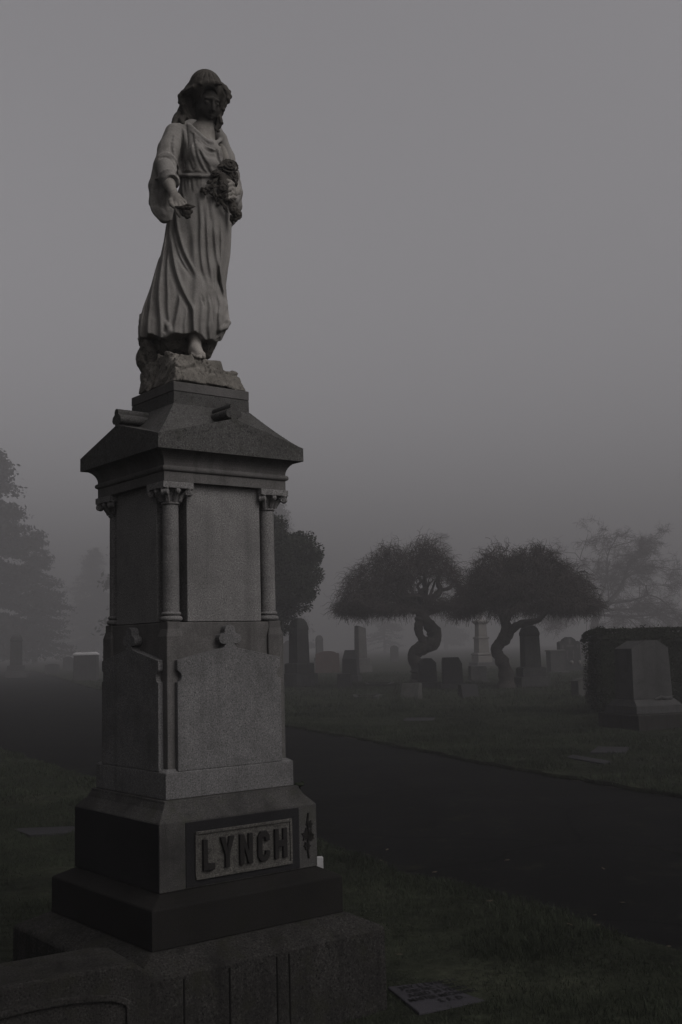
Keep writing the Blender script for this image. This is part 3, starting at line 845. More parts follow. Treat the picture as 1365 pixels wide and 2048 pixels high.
# sleeve folds: turned-back hem of the short oversleeve
robe.stroke([(318,312),(327,306),(338,306),(350,317),(357,338),(360,352)], (.005,.008,.007), .001, .006)
robe.stroke([(320,317),(329,312),(338,313),(348,323),(354,342)], (.004,.006,.005), -.001, .006, 'sub')
robe.stroke([(322,345),(333,338),(346,340),(356,352)], (.003,.005,.004), .001, .006)
robe.stroke([(312,358),(328,352),(342,358),(352,368)], (.004,.006,.004), .001, .006)
robe.fold([(350,272),(345,290),(349,308)], (.003,.005,.004))
robe.stroke([(307,362),(302,395),(303,418),(318,438),(330,444),(341,440)], (.005,.006,.005), .002, .006)
# skirt cuts
robe.stroke([(428,540),(430,560),(429,578)], (.004,.007,.004), -.002, .006, 'sub')
robe.stroke([(420,590),(428,620),(428,645)], (.003,.006,.004), -.001, .008, 'sub')
robe.stroke([(404,590),(408,603),(409,612)], (.003,.007,.003), -.002, .006, 'sub')
for x0 in (366, 372, 379, 387, 396, 404): robe.stroke([(x0,357),(x0-1,366),(x0+1,380)], (.003,.004,.001), .002, .004)
robe.stroke([(413,358),(411,380),(417,405),(421,440)], (.002,.005,.004), -.001, .006, 'sub')
# hem: turned corners and a rolled edge
hemline = [(277,672),(288,678),(300,684),(312,682),(322,670),(326,656),(332,668),(331,678),(345,681),(362,681),(378,677),(392,670),(402,667),(412,672),(424,676),(436,668),(448,657),(454,645)]
robe.stroke([(x, y+6) for x, y in hemline], .0050, .002, .005)
robe.chain([A(281,630,-.03), A(284,642,-.05), A(290,648,-.06), A(282,660,-.05)], [.006,.012,.010,.007], .01)
robe.chain([A(329,640,-.150), A(337,652,-.160), A(341,662,-.160), A(332,672,-.155)], [.004,.009,.010,.007], .014)
robe.chain([A(452,634,.0), A(457,645,-.02), A(452,655,-.03), A(440,658,-.05), A(436,648,-.05)], [.012,.012,.011,.010,.007], .008)
robe.chain([A(443,625,-.03), A(451,612,-.01), A(452,600,.0)], [.010,.010,.006], .010)
robe.build('robe', M['marble'], statue, 2)

# ---- the body: head, neck, arms, hands and feet, one continuous figure under the robe
body = Clay((-.92, 4.55, 2.74), (-.42, 5.32, 4.20), .0030)
fy, fp = R(30), R(27)                       # where the face looks: turned to the right of the view, bowed
fwd = np.array([sin(fy)*cos(fp), -cos(fy)*cos(fp), -sin(fp)]); side = np.array([cos(fy), sin(fy), 0]); upv = np.cross(side, fwd)*1.0
if upv[2] < 0: upv = -upv
HC = A(415, 203, -.045)                     # centre of the skull
HS = 1.16
H = lambda s_, u_, f_: HC + (side*s_ + upv*u_ + fwd*f_)*HS
rotH = np.stack([side, fwd, upv])
body.ellipsoid(H(0,.018,-.012), (.060,.070,.066), .01, rot=rotH)         # cranium
body.ellipsoid(H(0,-.025,.018), (.051,.058,.077), .015, rot=rotH)         # face
body.ellipsoid(H(0,-.078,.036), (.019,.018,.016), .018, rot=rotH)        # chin
body.chain([H(-.034,-.045,.010), H(-.022,-.072,.030)], [.014,.012], .012); body.chain([H(.034,-.045,.010), H(.022,-.072,.030)], [.014,.012], .012)
body.chain([H(-.032,.010,.054), H(0,.014,.064), H(.032,.010,.054)], [.0025,.003,.0025], .014)   # brow
body.chain([H(0,.006,.066), H(0,-.018,.079), H(0,-.028,.084)], [.0065,.008,.0095], .006)        # nose
for s_ in (-1, 1):
    body.ellipsoid(H(s_*.009,-.031,.074), (.006,.007,.005), .004, rot=rotH)
    body.ellipsoid(H(s_*.021,-.004,.066), (.014,.007,.008), .008, 'sub', rot=rotH)   # socket
    body.ellipsoid(H(s_*.021,-.005,.0555), (.0115,.009,.0070), .003, rot=rotH)         # lowered lid
    body.chain([H(s_*.010,-.009,.063), H(s_*.021,-.0125,.0655), H(s_*.032,-.008,.059)], [.0014,.0018,.0014], .002)
    body.ellipsoid(H(s_*.028,-.032,.044), (.015,.012,.016), .012, rot=rotH)          # cheek
    body.ellipsoid(H(s_*.056,-.012,-.006), (.007,.013,.020), .006, rot=rotH)         # ear
body.chain([H(-.017,-.052,.058), H(0,-.049,.069), H(.017,-.052,.058)], [.003,.0052,.003], .005)   # lips
body.chain([H(-.013,-.059,.058), H(0,-.060,.066), H(.013,-.059,.058)], [.003,.0056,.003], .005)
body.chain([H(-.016,-.0555,.064), H(0,-.0545,.0725), H(.016,-.0555,.064)], .0016, .002, 'sub')
body.chain([H(0,-.040,-.015), A(411,252,-.030), A(405,272,-.02)], [.040,.035,.046], .012)            # neck
body.chain([A(405,270,-.04), A(398,300,-.03), A(404,350,-.03), A(400,420,-.01)], [.06,.075,.07,.08], .03)
body.chain([A(352,268,-.072), A(385,262,-.035), A(436,276,.05)], [.036,.04,.032], .02)
# collar bones and the hollow of the throat
body.chain([A(393,260,-.07), A(409,266,-.085), A(424,262,-.06)], .006, .012)
# right arm, reaching forward and down
body.chain([A(352,268,-.072), A(333,328,-.13), A(333,345,-.165)], [.034,.030,.029], .012)
body.chain([A(333,345,-.165), A(339,368,-.205), A(346,384,-.232)], [.030,.026,.0195], .010)
WR = A(346,384,-.232)
body.chain([WR, A(351,396,-.252), A(355,405,-.262)], [.0185,.022,.019], .010)
body.ellipsoid(A(354,398,-.258), (.024,.017,.026), .010)
def finger(pts, rs): body.chain(pts, rs, .0035)
finger([A(346,395,-.262), A(342,402,-.274), A(343,409,-.284), A(348,414,-.287)], [.0115,.0105,.0095,.0080])                 # thumb
finger([A(351,405,-.272), A(352,416,-.286), A(356,426,-.288), A(360,433,-.284)], [.0095,.0085,.0075,.0065])              # first finger
finger([A(357,405,-.268), A(361,415,-.280), A(364,424,-.282), A(366,430,-.278)], [.0095,.0088,.0078,.0066])
finger([A(362,403,-.262), A(367,411,-.272), A(369,419,-.274), A(369,425,-.270)], [.0092,.0085,.0075,.0065])
finger([A(364,398,-.254), A(370,404,-.262), A(373,411,-.264), A(373,416,-.261)], [.0085,.0076,.0068,.0060])
# left arm, bent up behind the roses; the hand closes round the stems
body.chain([A(436,276,.05), A(458,345,.06), A(470,372,.03)], [.032,.028,.028], .012)
body.chain([A(470,372,.03), A(471,384,-.02), A(466,387,-.05)], [.027,.024,.021], .010)
body.ellipsoid(A(464,383,-.068), (.024,.026,.027), .010)
for q, (x0, y0) in enumerate(((460,369),(459,378),(459,387),(461,395))):
    r0 = (.0095,.0098,.0095,.0082)[q]
    finger([A(x0+10,y0+1,-.066), A(x0+5,y0-1,-.092), A(x0-4,y0+2,-.108), A(x0-9,y0+6,-.100), A(x0-9,y0+8,-.086)], [r0*1.05, r0*1.05, r0, r0*.92, r0*.8])
finger([A(466,372,-.075), A(461,364,-.095), A(455,361,-.105), A(450,363,-.108)], [.011,.010,.0085,.007])
# right foot showing under the hem, left foot set back
body.chain([A(388,640,-.05), A(392,672,-.075), A(391,690,-.085)], [.034,.027,.026], .015)
body.chain([A(389,694,-.065), A(392,700,-.105), A(399,710,-.135)], [.026,.027,.020], .014)
body.chain([A(386,704,-.10), A(402,710,-.11)], [.018,.018], .014)
for q, (x0, y0, d0, r0) in enumerate(((384,709,-.135,.0070),(389,712,-.145,.0074),(394,714,-.152,.0078),(400,715,-.156,.0082),(407,714,-.150,.0105))):
    body.chain([A(x0,y0-6,d0+.024), A(x0+.8,y0,d0)], [r0, r0*.95], .004)
body.chain([A(400,420,-.01), A(388,540,-.03), A(388,640,-.05)], [.07,.05,.034], .02)
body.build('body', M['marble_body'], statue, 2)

# ---- hair: smooth parted crown, rolled waves framing the face, locks on the shoulders
hair = Clay((-.90, 4.62, 3.70), (-.42, 5.30, 4.22), .0030)
hair.ellipsoid(A(412,179,-.048), (.081,.100,.088), .01)
hair.ellipsoid(A(409,192,.005), (.078,.074,.085), .012)
for x, y, d, r in ((383,184,-.050,.034),(380,196,-.025,.038),(381,210,-.015,.036),(386,224,-.01,.034),(392,238,.0,.034),(446,182,-.045,.028),(447,190,-.035,.030),(444,204,-.025,.027),(437,222,-.015,.027),(430,240,.01,.03)):
    hair.ellipsoid(A(x, y, d), (r, r*1.2, r*1.15), .015)
# the face opening
hair.ellipsoid(H(.0,-.040,.062), (.043,.070,.070), .008, 'sub', rot=rotH)
hair.ellipsoid(H(.0,-.065,.030), (.039,.066,.066), .008, 'sub', rot=rotH)
hair.chain([H(.0,-.005,.125), H(0,-.050,.14)], [.030,.05], .008, 'sub')
hair.ellipsoid(A(420,187,-.150), (.046,.070,.044), .006, 'sub')
hair.ellipsoid(A(421,196,-.12), (.046,.06,.05), .006, 'sub')
# fringe of waves along the opening
for pts, r in ((((402,167),(412,164),(424,165),(434,166),(443,169)), .0075), (((401,169),(393,172),(386,176),(378,179)), .010), (((388,175),(380,180),(372,184)), .011)):
    ds = np.linspace(-.146, -.118, len(pts)) if pts[0][0] == 402 else np.linspace(-.125, -.085, len(pts))
    hair.chain([A(x, y, d) for (x, y), d in zip(pts, ds)], r, .012)
Lw = [(384,177,-.095,.014),(375,181,-.085,.015),(367,187,-.07,.014),(363,196,-.06,.014),(366,206,-.055,.015),(369,216,-.05,.014),(373,226,-.045,.015),(379,236,-.045,.014),(384,246,-.045,.011)]
Rw = [(444,170,-.075,.012),(448,177,-.065,.014),(453,185,-.055,.015),(455,195,-.05,.0145),(450,204,-.048,.014),(446,213,-.045,.014),(441,222,-.042,.012),(438,232,-.040,.012),(440,243,-.038,.013),(438,252,-.04,.012),(433,258,-.045,.009)]
for Wv in (Lw, Rw):
    hair.chain([A(x, y, d) for x, y, d, r in Wv], [r for *_, r in Wv], .007)
    hair.chain([A(x+(5 if Wv is Lw else -5), y+2, d+.035) for x, y, d, r in Wv], [r*1.15 for *_, r in Wv], .010)
for x, y, d, r in ((361,192,-.066,.013),(361,200,-.060,.011),(368,211,-.062,.011),(457,188,-.054,.012),(456,198,-.054,.0125),(449,209,-.05,.011),(441,240,-.045,.012),(437,262,-.05,.008),(370,184,-.085,.011),(450,180,-.07,.010)):
    hair.ellipsoid(A(x, y, d), (r, r*1.1, r*.95), .004)
for x, y, d, r in ((379,177,-.085,.013),(370,186,-.06,.013),(362,196,-.05,.013),(360,205,-.04,.010),(364,214,-.045,.013),(367,224,-.04,.012),(373,234,-.045,.013),(451,176,-.055,.012),(458,184,-.045,.012),(460,193,-.045,.012),(456,203,-.045,.012),(450,211,-.045,.010),(446,219,-.045,.012),(440,236,-.045,.011),(443,246,-.045,.011)):
    hair.ellipsoid(A(x, y, d), (r, r*1.2, r*.9), .003)
# back locks falling over the right shoulder
hair.chain([A(385,200,.06), A(372,225,.045), A(358,236,.02), A(350,245,-.005)], [.05,.038,.024,.016], .012)
hair.chain([A(366,222,.0), A(358,232,-.03), A(352,240,-.055), A(349,249,-.07)], [.018,.018,.016,.012], .008)
hair.chain([A(372,232,-.03), A(364,240,-.065), A(366,247,-.085)], [.015,.014,.010], .006)
hair.chain([A(410,200,.06), A(415,235,.07), A(420,262,.06)], [.06,.05,.03], .015)
# strands cut into the crown and the waves
for pts in (((416,142),(418,150),(419,163)), ((411,143),(408,152),(404,165)), ((422,143),(428,153),(431,165)), ((404,143),(395,155),(388,172)), ((398,146),(386,160),(379,176)), ((430,148),(438,158),(443,170)), ((392,150),(382,165),(374,180))):
    hair.stroke(pts, (.0012,.0028,.0010), -.001, .005, 'sub')
for k_, Wv in ((1, Lw), (-1, Rw)):
    P = [(x+k_*1.5, y) for x, y, d, r in Wv]
    hair.stroke(P, .0030, -.001, .004, 'sub', 4)
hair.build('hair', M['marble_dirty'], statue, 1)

# ---- roses and leaves in the crook of the arm
bq = Clay((-.72, 4.66, 3.36), (-.42, 5.12, 3.78), .0028)
def rose(c, r, ax):
    ax = np.array(ax, float); ax /= np.linalg.norm(ax)
    e1 = np.cross(ax, [0, 0, 1.]); e1 /= np.linalg.norm(e1); e2 = np.cross(ax, e1)
    bq.ellipsoid(c - ax*r*.35, r*.86, .004)
    bq.ellipsoid(c + ax*r*.62, r*.62, .003, 'sub')
    for ring, (rr, hh, m) in enumerate(((.98,.05,5),(.70,.30,4),(.42,.48,3))):
        for j in range(m):
            a0 = 2*pi*j/m + ring*.7; pts = []
            for u_ in np.linspace(-.62, .62, 5):
                a1 = a0 + u_*2*pi/m*1.15
                pts.append(c + (e1*cos(a1)+e2*sin(a1))*r*rr*(1+.10*(ring == 0)) + ax*r*(hh+.12*cos(u_*2)))
            bq.chain(pts, [r*.07, r*.13, r*.15, r*.13, r*.07], .003)
    bq.ellipsoid(c + ax*r*.42, r*.22, .003)
def leafy(p, q, w_):
    p = np.array(p); q = np.array(q); m = (p+q)/2
    bq.chain([p, m, q], [w_*.35, w_, w_*.25], .004); 
    bq.capsule(p+np.array([0, -w_*1.0, .0]), q+np.array([0, -w_*.6, 0]), w_*.35, w_*.12, .003, 'sub')
view = np.array([.25, -.9, .35])
bq.chain([A(452,338,-.075), A(455,360,-.085), A(458,385,-.090), A(466,415,-.085), A(472,432,-.075)], [.020,.018,.016,.017,.015], .012)
bq.chain([A(445,352,-.11), A(447,372,-.115), A(452,398,-.11)], [.018,.022,.014], .010)
rose(A(459,334,-.09), .036, view); rose(A(433,347,-.135), .022, (-.1,-.8,.6)); rose(A(464,352,-.075), .030, (.6,-.7,.1))
rose(A(447,378,-.135), .022, (-.3,-1,.0)); rose(A(476,428,-.085), .020, (.7,-.7,0)); rose(A(467,420,-.105), .017, (0,-1,-.1)); rose(A(441,402,-.118), .012, (-.4,-1,-.2))
for x, y, d, r in ((405,377,-.150,.0085),(409,383,-.152,.009),(403,382,-.145,.0075),(413,377,-.148,.008),(411,388,-.148,.0075),(418,380,-.14,.008),(472,440,-.085,.010),(478,436,-.08,.009),(474,420,-.095,.010),(480,428,-.08,.0085),(436,408,-.12,.008),(445,408,-.12,.0075),(450,390,-.13,.009),(440,392,-.13,.009)):
    bq.ellipsoid(A(x, y, d), r, .003)
for (a, b_, w_) in (((A(424,368,-.15)), A(436,356,-.14), .010), (A(416,374,-.148), A(436,372,-.135), .012), (A(420,386,-.145), A(438,394,-.130), .011), (A(440,362,-.14), A(455,372,-.115), .010),
                 (A(428,378,-.15), A(432,402,-.135), .011), (A(446,405,-.125), A(456,425,-.105), .010), (A(448,330,-.12), A(434,334,-.135), .010), (A(456,395,-.11), A(470,408,-.095), .011),
                 (A(462,430,-.09), A(466,448,-.07), .010), (A(470,360,-.09), A(474,374,-.07), .010), (A(414,366,-.148), A(424,362,-.145), .009), (A(440,385,-.135), A(448,398,-.125), .010)):
    leafy(a, b_, w_)
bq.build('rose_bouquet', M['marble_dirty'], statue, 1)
# ---- the blossom she lets fall from her right hand
sp_ = Clay((-.80, 4.62, 3.40), (-.60, 4.88, 3.58), .0026)
bq_, bq = bq, sp_
sp_.chain([A(352,414,-.292), A(366,416,-.300), A(380,416,-.296)], [.006,.008,.005], .006)
leafy(A(362,414,-.305), A(390,413,-.29), .014); leafy(A(366,422,-.298), A(382,421,-.285), .011)
for x, y, d, r in ((372,425,-.29,.012),(378,427,-.288,.011),(368,429,-.287,.010),(374,433,-.286,.010),(379,433,-.285,.008),(375,439,-.285,.007),(383,423,-.287,.009)):
    sp_.ellipsoid(A(x, y, d), r, .004)
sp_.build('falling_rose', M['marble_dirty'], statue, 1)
# ------------------------------------------------------------------ trees
def ribbons(P, W, up=None):
    """P (n,m,3) strand points, W (n,m) half widths -> vertices and quads of thin crossed blades"""
    n, m = P.shape[:2]
    d = np.gradient(P, axis=1); d /= np.linalg.norm(d, axis=2, keepdims=True)+1e-9
    r = rng.normal(size=(n, 1, 3)); s_ = np.cross(d, r); s_ /= np.linalg.norm(s_, axis=2, keepdims=True)+1e-9
    a = P + s_*W[..., None]; b_ = P - s_*W[..., None]
    V = np.stack([a, b_], 2).reshape(-1, 3)
    i = (np.arange(n)[:, None]*m + np.arange(m-1)[None])*2
    Q = np.stack([i, i+1, i+3, i+2], -1).reshape(-1, 4)
    return V, Q
def strands(n, m): return np.zeros((n, m, 3)), np.zeros((n, m))

def limb(mb, pts, rads, n=9, wob=.0, seed=0):
    """smoothed knobbly limb through pts"""
    P = np.array(pts, float); R_ = np.array(rads, float); r_ = np.random.default_rng(seed)
    for _ in range(2):
        q = [P[0]]; qr = [R_[0]]
        for a_, b_, c_, d_ in zip(P[:-1], P[1:], R_[:-1], R_[1:]):
            q += [a_*.75+b_*.25, a_*.25+b_*.75]; qr += [c_*.75+d_*.25, c_*.25+d_*.75]
        P = np.array(q+[P[-1]]); R_ = np.array(qr+[R_[-1]])
    R_ = R_*(1+r_.normal(0, wob, len(R_)))
    mb.tube(P, R_, n)
    return P, R_

def weeping_elm(label, px_y, trunkpx, limbspx, crown, seed, ntw):
    """contorted trunk under a broad umbrella of fine hanging twigs; sizes from the distance it stands at"""
    Y = px_y; S = Y/FPX
    T = lambda x, y, dy=0: at(x, y, Y+dy)
    base = T(trunkpx[0][0][0], trunkpx[0][0][1]); base[2] = 0
    root = thing('weeping_elm', label, 'tree', tuple(base), 0, 'umbrella shaped elms')
    tm = MB(); r_ = np.random.default_rng(seed)
    off = np.array([*base])
    for k, ch in enumerate(trunkpx):
        limb(tm, [T(x, y, dy*S)-off for x, y, dy, w in ch], [w*S for *_, w in ch], 12, .09, seed+k)
    tm.build('trunk', M['bark'], root, smooth=True)
    bm_ = MB(); tips = []
    cx, top, bot, rx, lean = crown                   # photo pixels
    c0 = T(cx, bot); Rr = rx*S; Ht = (bot-top)*S
    for k, ch in enumerate(limbspx):
        limb(bm_, [T(x, y, dy*S)-off for x, y, dy, w in ch], [w*S for *_, w in ch], 7, .08, seed+20+k); tips.append(T(ch[-1][0], ch[-1][1], ch[-1][2]*S))
    # more limbs fanning out in depth from the fork
    fork = T(trunkpx[0][-1][0], trunkpx[0][-1][1], trunkpx[0][-1][2]*S)
    for k in range(16):
        a = 2*pi*k/16 + r_.uniform(-.2, .2); rr = Rr*r_.uniform(.45, .85); hz = c0[2]+Ht*(.30+.45*(1-rr/Rr)+r_.uniform(-.05, .1))
        e = np.array([c0[0]+rr*cos(a), c0[1]+rr*sin(a)*.95, hz])
        m1 = fork*.6+e*.4+r_.normal(0, .22, 3)+np.array([0, 0, .15]); m2 = fork*.25+e*.75+r_.normal(0, .25, 3)+np.array([0, 0, .12])
        limb(bm_, [fork-off, m1-off, m2-off, e-off], [.085, .065, .045, .02], 6, .1, seed+60+k)
    bm_.build('branches', M['bark'], root, smooth=True)
    # twigs: short contorted shoots on the dome's top, long hanging ones towards its rim
    n, m = ntw, 7
    P, W = strands(n, m)
    a = r_.uniform(0, 2*pi, n); u = np.sqrt(r_.uniform(0, 1, n))
    lump = 1 + .10*np.sin(3*a+seed) + .07*np.sin(7*a+2*seed)
    hl = 1 + .09*np.sin(4.1*u*np.cos(a)*2+seed)*np.sin(3.7*u*np.sin(a)*2+1.7*seed) + .05*np.sin(5*np.cos(a)*u*2+seed) + .06*np.cos(9*u*np.cos(a)+seed) + .06*np.sin(11*u*np.sin(a))
    rad = u*Rr*lump
    ex, ey = np.cos(a), np.sin(a)
    xn = u*ex; sk_ = lean; xs_ = np.where(xn > sk_, (xn-sk_)/(1-sk_), (xn-sk_)/(1+sk_))
    dome = c0[2] + Ht*.12 + Ht*.88*np.clip(1-np.clip(xs_**2+(u*ey)**2, 0, 1)**1.02, 0, 1)**.5*hl
    depth_ = r_.uniform(0, 1, n)**1.25
    z = np.maximum(dome - depth_*Ht*.85, c0[2] + .15)
    p = np.stack([c0[0]+rad*ex, c0[1]+rad*ey, z], -1)
    dirn = np.stack([ex*(.35+.7*u), ey*(.35+.7*u), .85-1.0*u], -1) + r_.normal(0, .75, (n, 3))
    L = r_.uniform(.35, .75, n)*(.8+.9*u)*(Rr/2.4)
    step = (L/(m-1))[:, None]
    for j in range(m):
        P[:, j] = p; W[:, j] = (.0085 - .0065*j/(m-1))*r_.uniform(.7, 1.5, n)
        dirn = dirn/np.linalg.norm(dirn, axis=1, keepdims=True)
        p = p + dirn*step
        dirn = dirn + np.array([0, 0, -.26])*(.25+u)[:, None] + r_.normal(0, .42, (n, 3))
        low = c0[2] - .02 + .20*np.sin(5*a+seed)*np.sin(8*u+a) + .12*np.sin(13*a) + r_.uniform(0, .30, n)
        p[:, 2] = np.maximum(p[:, 2], low)
    keep = np.ones(n, bool)
    keep &= ~((u < .5) & (P[:, m//2, 2] < c0[2]+Ht*.38) & (r_.uniform(0, 1, n) < .75))
    # clumps and thin places through the crown
    pm = (P[:, m//2]-c0)/Rr*6.5
    ga = np.sin(pm[:, 0]*1.3+seed)*np.sin(pm[:, 1]*1.1+2*seed) + np.sin(pm[:, 2]*2.3+pm[:, 0]*.7)*np.cos(pm[:, 1]*1.7+pm[:, 2])
    keep &= (ga > -.35) | (r_.uniform(0, 1, n) < .30)
    # the open window in the crown through which the limbs show
    if seed == 3:
        w0, w1 = T(838, 1165), T(872, 1192)
        for wx, wy, wr in ((848,1172,20),(872,1178,17),(895,1182,14),(805,1200,13),(832,1208,12)):
            wc = T(wx, wy); dd = np.hypot((P[:, :, 0]-wc[0]), (P[:, :, 2]-wc[2])*1.05).min(1)
            keep &= (dd > wr*S*.95) | (r_.uniform(0, 1, n) < .06)
    else:
        for wx, wy, wr in ((1010,1205,12),(1035,1212,12),(975,1220,10),(1060,1218,9),(1012,1110,9)):
            wc = T(wx, wy); dd = np.hypot((P[:, :, 0]-wc[0]), (P[:, :, 2]-wc[2])).min(1)
            keep &= (dd > wr*S*.8) | (r_.uniform(0, 1, n) < .22)
    P, W = P[keep]-off, W[keep]
    # side shoots doubling each strand
    P2 = P[:, :4]*0; src = P[:, 3]; d2 = r_.normal(0, 1, (len(P), 3)); d2[:, 2] -= .35; d2 /= np.linalg.norm(d2, axis=1, keepdims=True)
    for j in range(4): P2[:, j] = src + d2*(.09*j*Rr/2.4) + np.array([0, 0, -.012*j*j])
    V1, Q1 = ribbons(P, W); V2, Q2 = ribbons(P2, np.full(P2.shape[:2], .0055))
    mesh_np('crown', np.concatenate([V1, V2]), [np.concatenate([Q1, Q2+len(V1)])], M['twig'], root)
    return root

YE1, YE2 = 40.6, 36.5
weeping_elm('left umbrella shaped weeping elm with a zigzag trunk beside the wedge stone', YE1,
    [[(838,1380,0,26),(836,1362,0,17),(840,1338,-2,14),(824,1312,-3,13),(838,1298,0,14),(869,1285,4,15),(870,1264,4,14),(857,1248,2,12),(843,1230,0,10),(840,1216,0,9)],
     [(860,1298,0,12),(849,1285,-2,9),(837,1265,-4,8),(838,1246,-3,9),(842,1228,0,9)]],
    [[(840,1222,0,9),(822,1218,-6,8),(806,1212,-10,6),(790,1196,-14,5),(776,1180,-18,3)], [(845,1228,0,8),(866,1222,6,7),(884,1214,8,6),(905,1208,6,5),(925,1200,8,3)],
     [(840,1220,0,9),(838,1200,4,8),(850,1190,6,7),(852,1172,6,6),(848,1155,4,4),(858,1135,4,2)], [(842,1215,0,8),(866,1196,-8,7),(884,1180,-10,6),(874,1166,-8,5),(880,1148,-8,4),(898,1130,-6,2)],
     [(840,1214,0,7),(826,1196,4,7),(812,1190,8,6),(806,1172,10,5),(790,1160,12,4),(770,1140,14,2)], [(886,1180,-10,4),(902,1176,-6,4),(908,1160,-6,3),(922,1150,-4,2)]],
    (804, 1092, 1228, 117, .34), 3, 12000)
weeping_elm('right umbrella shaped weeping elm, its twisted trunk beside the tapered tablet', YE2,
    [[(1012,1384,0,24),(1014,1368,0,17),(1013,1345,0,14),(1004,1320,-2,13),(990,1300,-3,12),(1000,1286,0,11),(1014,1278,2,11),(1020,1262,2,10),(1012,1246,0,9),(1010,1226,0,9)],
     [(996,1296,0,9),(1004,1276,-6,8),(1011,1262,-6,8),(1010,1244,-2,9),(1008,1224,0,10),(1010,1205,0,9)]],
    [[(1018,1268,0,10),(1030,1252,-4,8),(1050,1245,-8,7),(1074,1242,-10,6),(1084,1234,-12,5),(1098,1222,-14,3)], [(1010,1215,0,9),(1009,1195,0,8),(1014,1175,3,6),(1008,1150,5,4),(1016,1125,6,2)],
     [(1012,1238,0,9),(1024,1218,4,8),(1040,1206,8,6),(1060,1196,10,5),(1085,1180,12,3)], [(1009,1212,0,8),(990,1206,-4,6),(968,1202,-8,5),(950,1196,-10,3)],
     [(1012,1205,0,7),(1030,1180,-8,6),(1052,1160,-10,5),(1075,1140,-10,3)], [(1008,1200,0,7),(992,1175,6,6),(972,1152,8,4),(955,1130,8,2)]],
    (1060, 1100, 1230, 125, -.22), 5, 14000)

def leaf_cards(C, size, r_, flat=.0):
    """leaf-sized rhombs at the points C"""
    n = len(C); d = r_.normal(size=(n, 3)); d[:, 2] = d[:, 2]*.7-.25; d /= np.linalg.norm(d, axis=1, keepdims=True)
    s_ = np.cross(d, r_.normal(size=(n, 3))); s_ /= np.linalg.norm(s_, axis=1, keepdims=True)
    L = (size*r_.uniform(.6, 1.4, n))[:, None]
    V = np.stack([C-d*L*.5, C+s_*L*.24, C+d*L*.5, C-s_*L*.24], 1).reshape(-1, 3)
    return V, np.arange(n*4).reshape(n, 4)

# ---- the dense dark evergreen behind the monument
def evergreen():
    Y = 41.5; S = Y/FPX; r_ = np.random.default_rng(14)
    b0 = at(512, 1372, Y); b0[2] = 0
    root = thing('evergreen_tree', 'dense dark broadleaf evergreen tree standing right behind the tall monument', 'tree', tuple(b0))
    tm = MB(); limb(tm, [(0,0,-.1),(0.05,0,.8),(-.05,.05,1.8),(0,0,3.6)], [.24,.18,.15,.06], 9, .06, 1)
    for k in range(10):
        a = 2*pi*k/10; limb(tm, [(0,0,1.3+.15*k),(.5*cos(a),.5*sin(a),2+.2*k),(1.4*cos(a),1.4*sin(a),2.6+.22*k)], [.07,.05,.02], 6, .08, k)
    tm.build('trunk', M['bark'], root, smooth=True)
    c = at(512, 1145, Y) - b0
    cl = []
    while len(cl) < 300:                       # leafy clumps filling an egg narrowing to a drooping foot
        q = r_.uniform(-1, 1, 3)
        w_ = 1.0 if q[2] > 0 else 1 - .62*(-q[2])**1.2
        rr = np.hypot(q[0], q[1])/w_
        if rr**2 + max(q[2], 0)**2 > 1 or rr**2 < .12*(q[2] < .5): continue
        cl.append(np.array([c[0]+q[0]*132*S, c[1]+q[1]*132*S, c[2]+q[2]*(106 if q[2] > 0 else 128)*S]))
    cl = np.array(cl); C = []
    for p in cl:
        rad = r_.uniform(.30, .55); k = int(330*rad/.4)
        v = r_.normal(size=(k, 3)); v /= np.linalg.norm(v, axis=1, keepdims=True); v *= rad*r_.uniform(.55, 1.05, (k, 1)); v[:, 2] *= .8
        C.append(p+v)
    V, Q = leaf_cards(np.concatenate(C), .115, r_)
    mesh_np('crown', V, [Q], M['leaf'], root)
evergreen()

# ---- tall conifers fading in the fog
def conifer(px, pbase, ptop, Y, halfw, label, seed, lean=0.0, dens=1.0):
    S = Y/FPX
    b0 = at(px, pbase, Y); b0[2] = 0; Ht = at(px, ptop, Y)[2]
    Ht = min(Ht, HAZE_TOP-.6+1.5*sin(seed*2.1)-1.5)
    conifer_at(b0, Ht, halfw*S, label, seed, lean, dens)

def conifer_at(b0, Ht, hw_, label, seed, lean=0.0, dens=1.0):
    r_ = np.random.default_rng(seed)
    root = thing('conifer', label, 'tree', tuple(b0), 0, 'tall conifers in the fog')
    tm = MB(); limb(tm, [(0,0,-.1),(0,0,Ht*.5),(lean*Ht,0,Ht*.97)], [Ht*.022, Ht*.013, .02], 8, .03, seed)
    tm.build('trunk', M['bark'], root, smooth=True)
    C = []
    nb = int(Ht*8*dens)
    for k in range(nb):
        t_ = r_.uniform(.05, 1)**.85; a = r_.uniform(0, 2*pi)
        L = hw_*(1-t_)**.62*r_.uniform(.55, 1.1)*(.75+.25*min(1, t_*6)) + .25
        m_ = max(16, int(40*L/hw_*dens*7)); u = r_.uniform(.05, 1, m_)
        droop = .28*L*u**1.6 - .10*L*u**4
        x = np.cos(a)*L*u; y = np.sin(a)*L*u
        q = np.stack([x, y, np.full(m_, t_*Ht)-droop], -1) + r_.normal(0, 1, (m_, 3))*np.array([.22, .22, .12])*(.5+u[:, None])*Ht/16
        q[:, 0] += lean*Ht*t_
        C.append(q)
    V, Q = leaf_cards(np.concatenate(C), Ht*.020, r_)
    mesh_np('crown', V, [Q], M['needle'], root)
conifer(-14, 1316, 805, 160, 130, 'tallest dark conifer at the left edge of the view, beyond the road', 1, .0, 1.2)
conifer(70, 1316, 1060, 172, 95, 'shorter bushy conifer right of the tallest left one', 2, .01, 1.0)
conifer(190, 1318, 930, 300, 95, 'pale ghostly conifer left of the tall monument, farthest of the left group', 3)
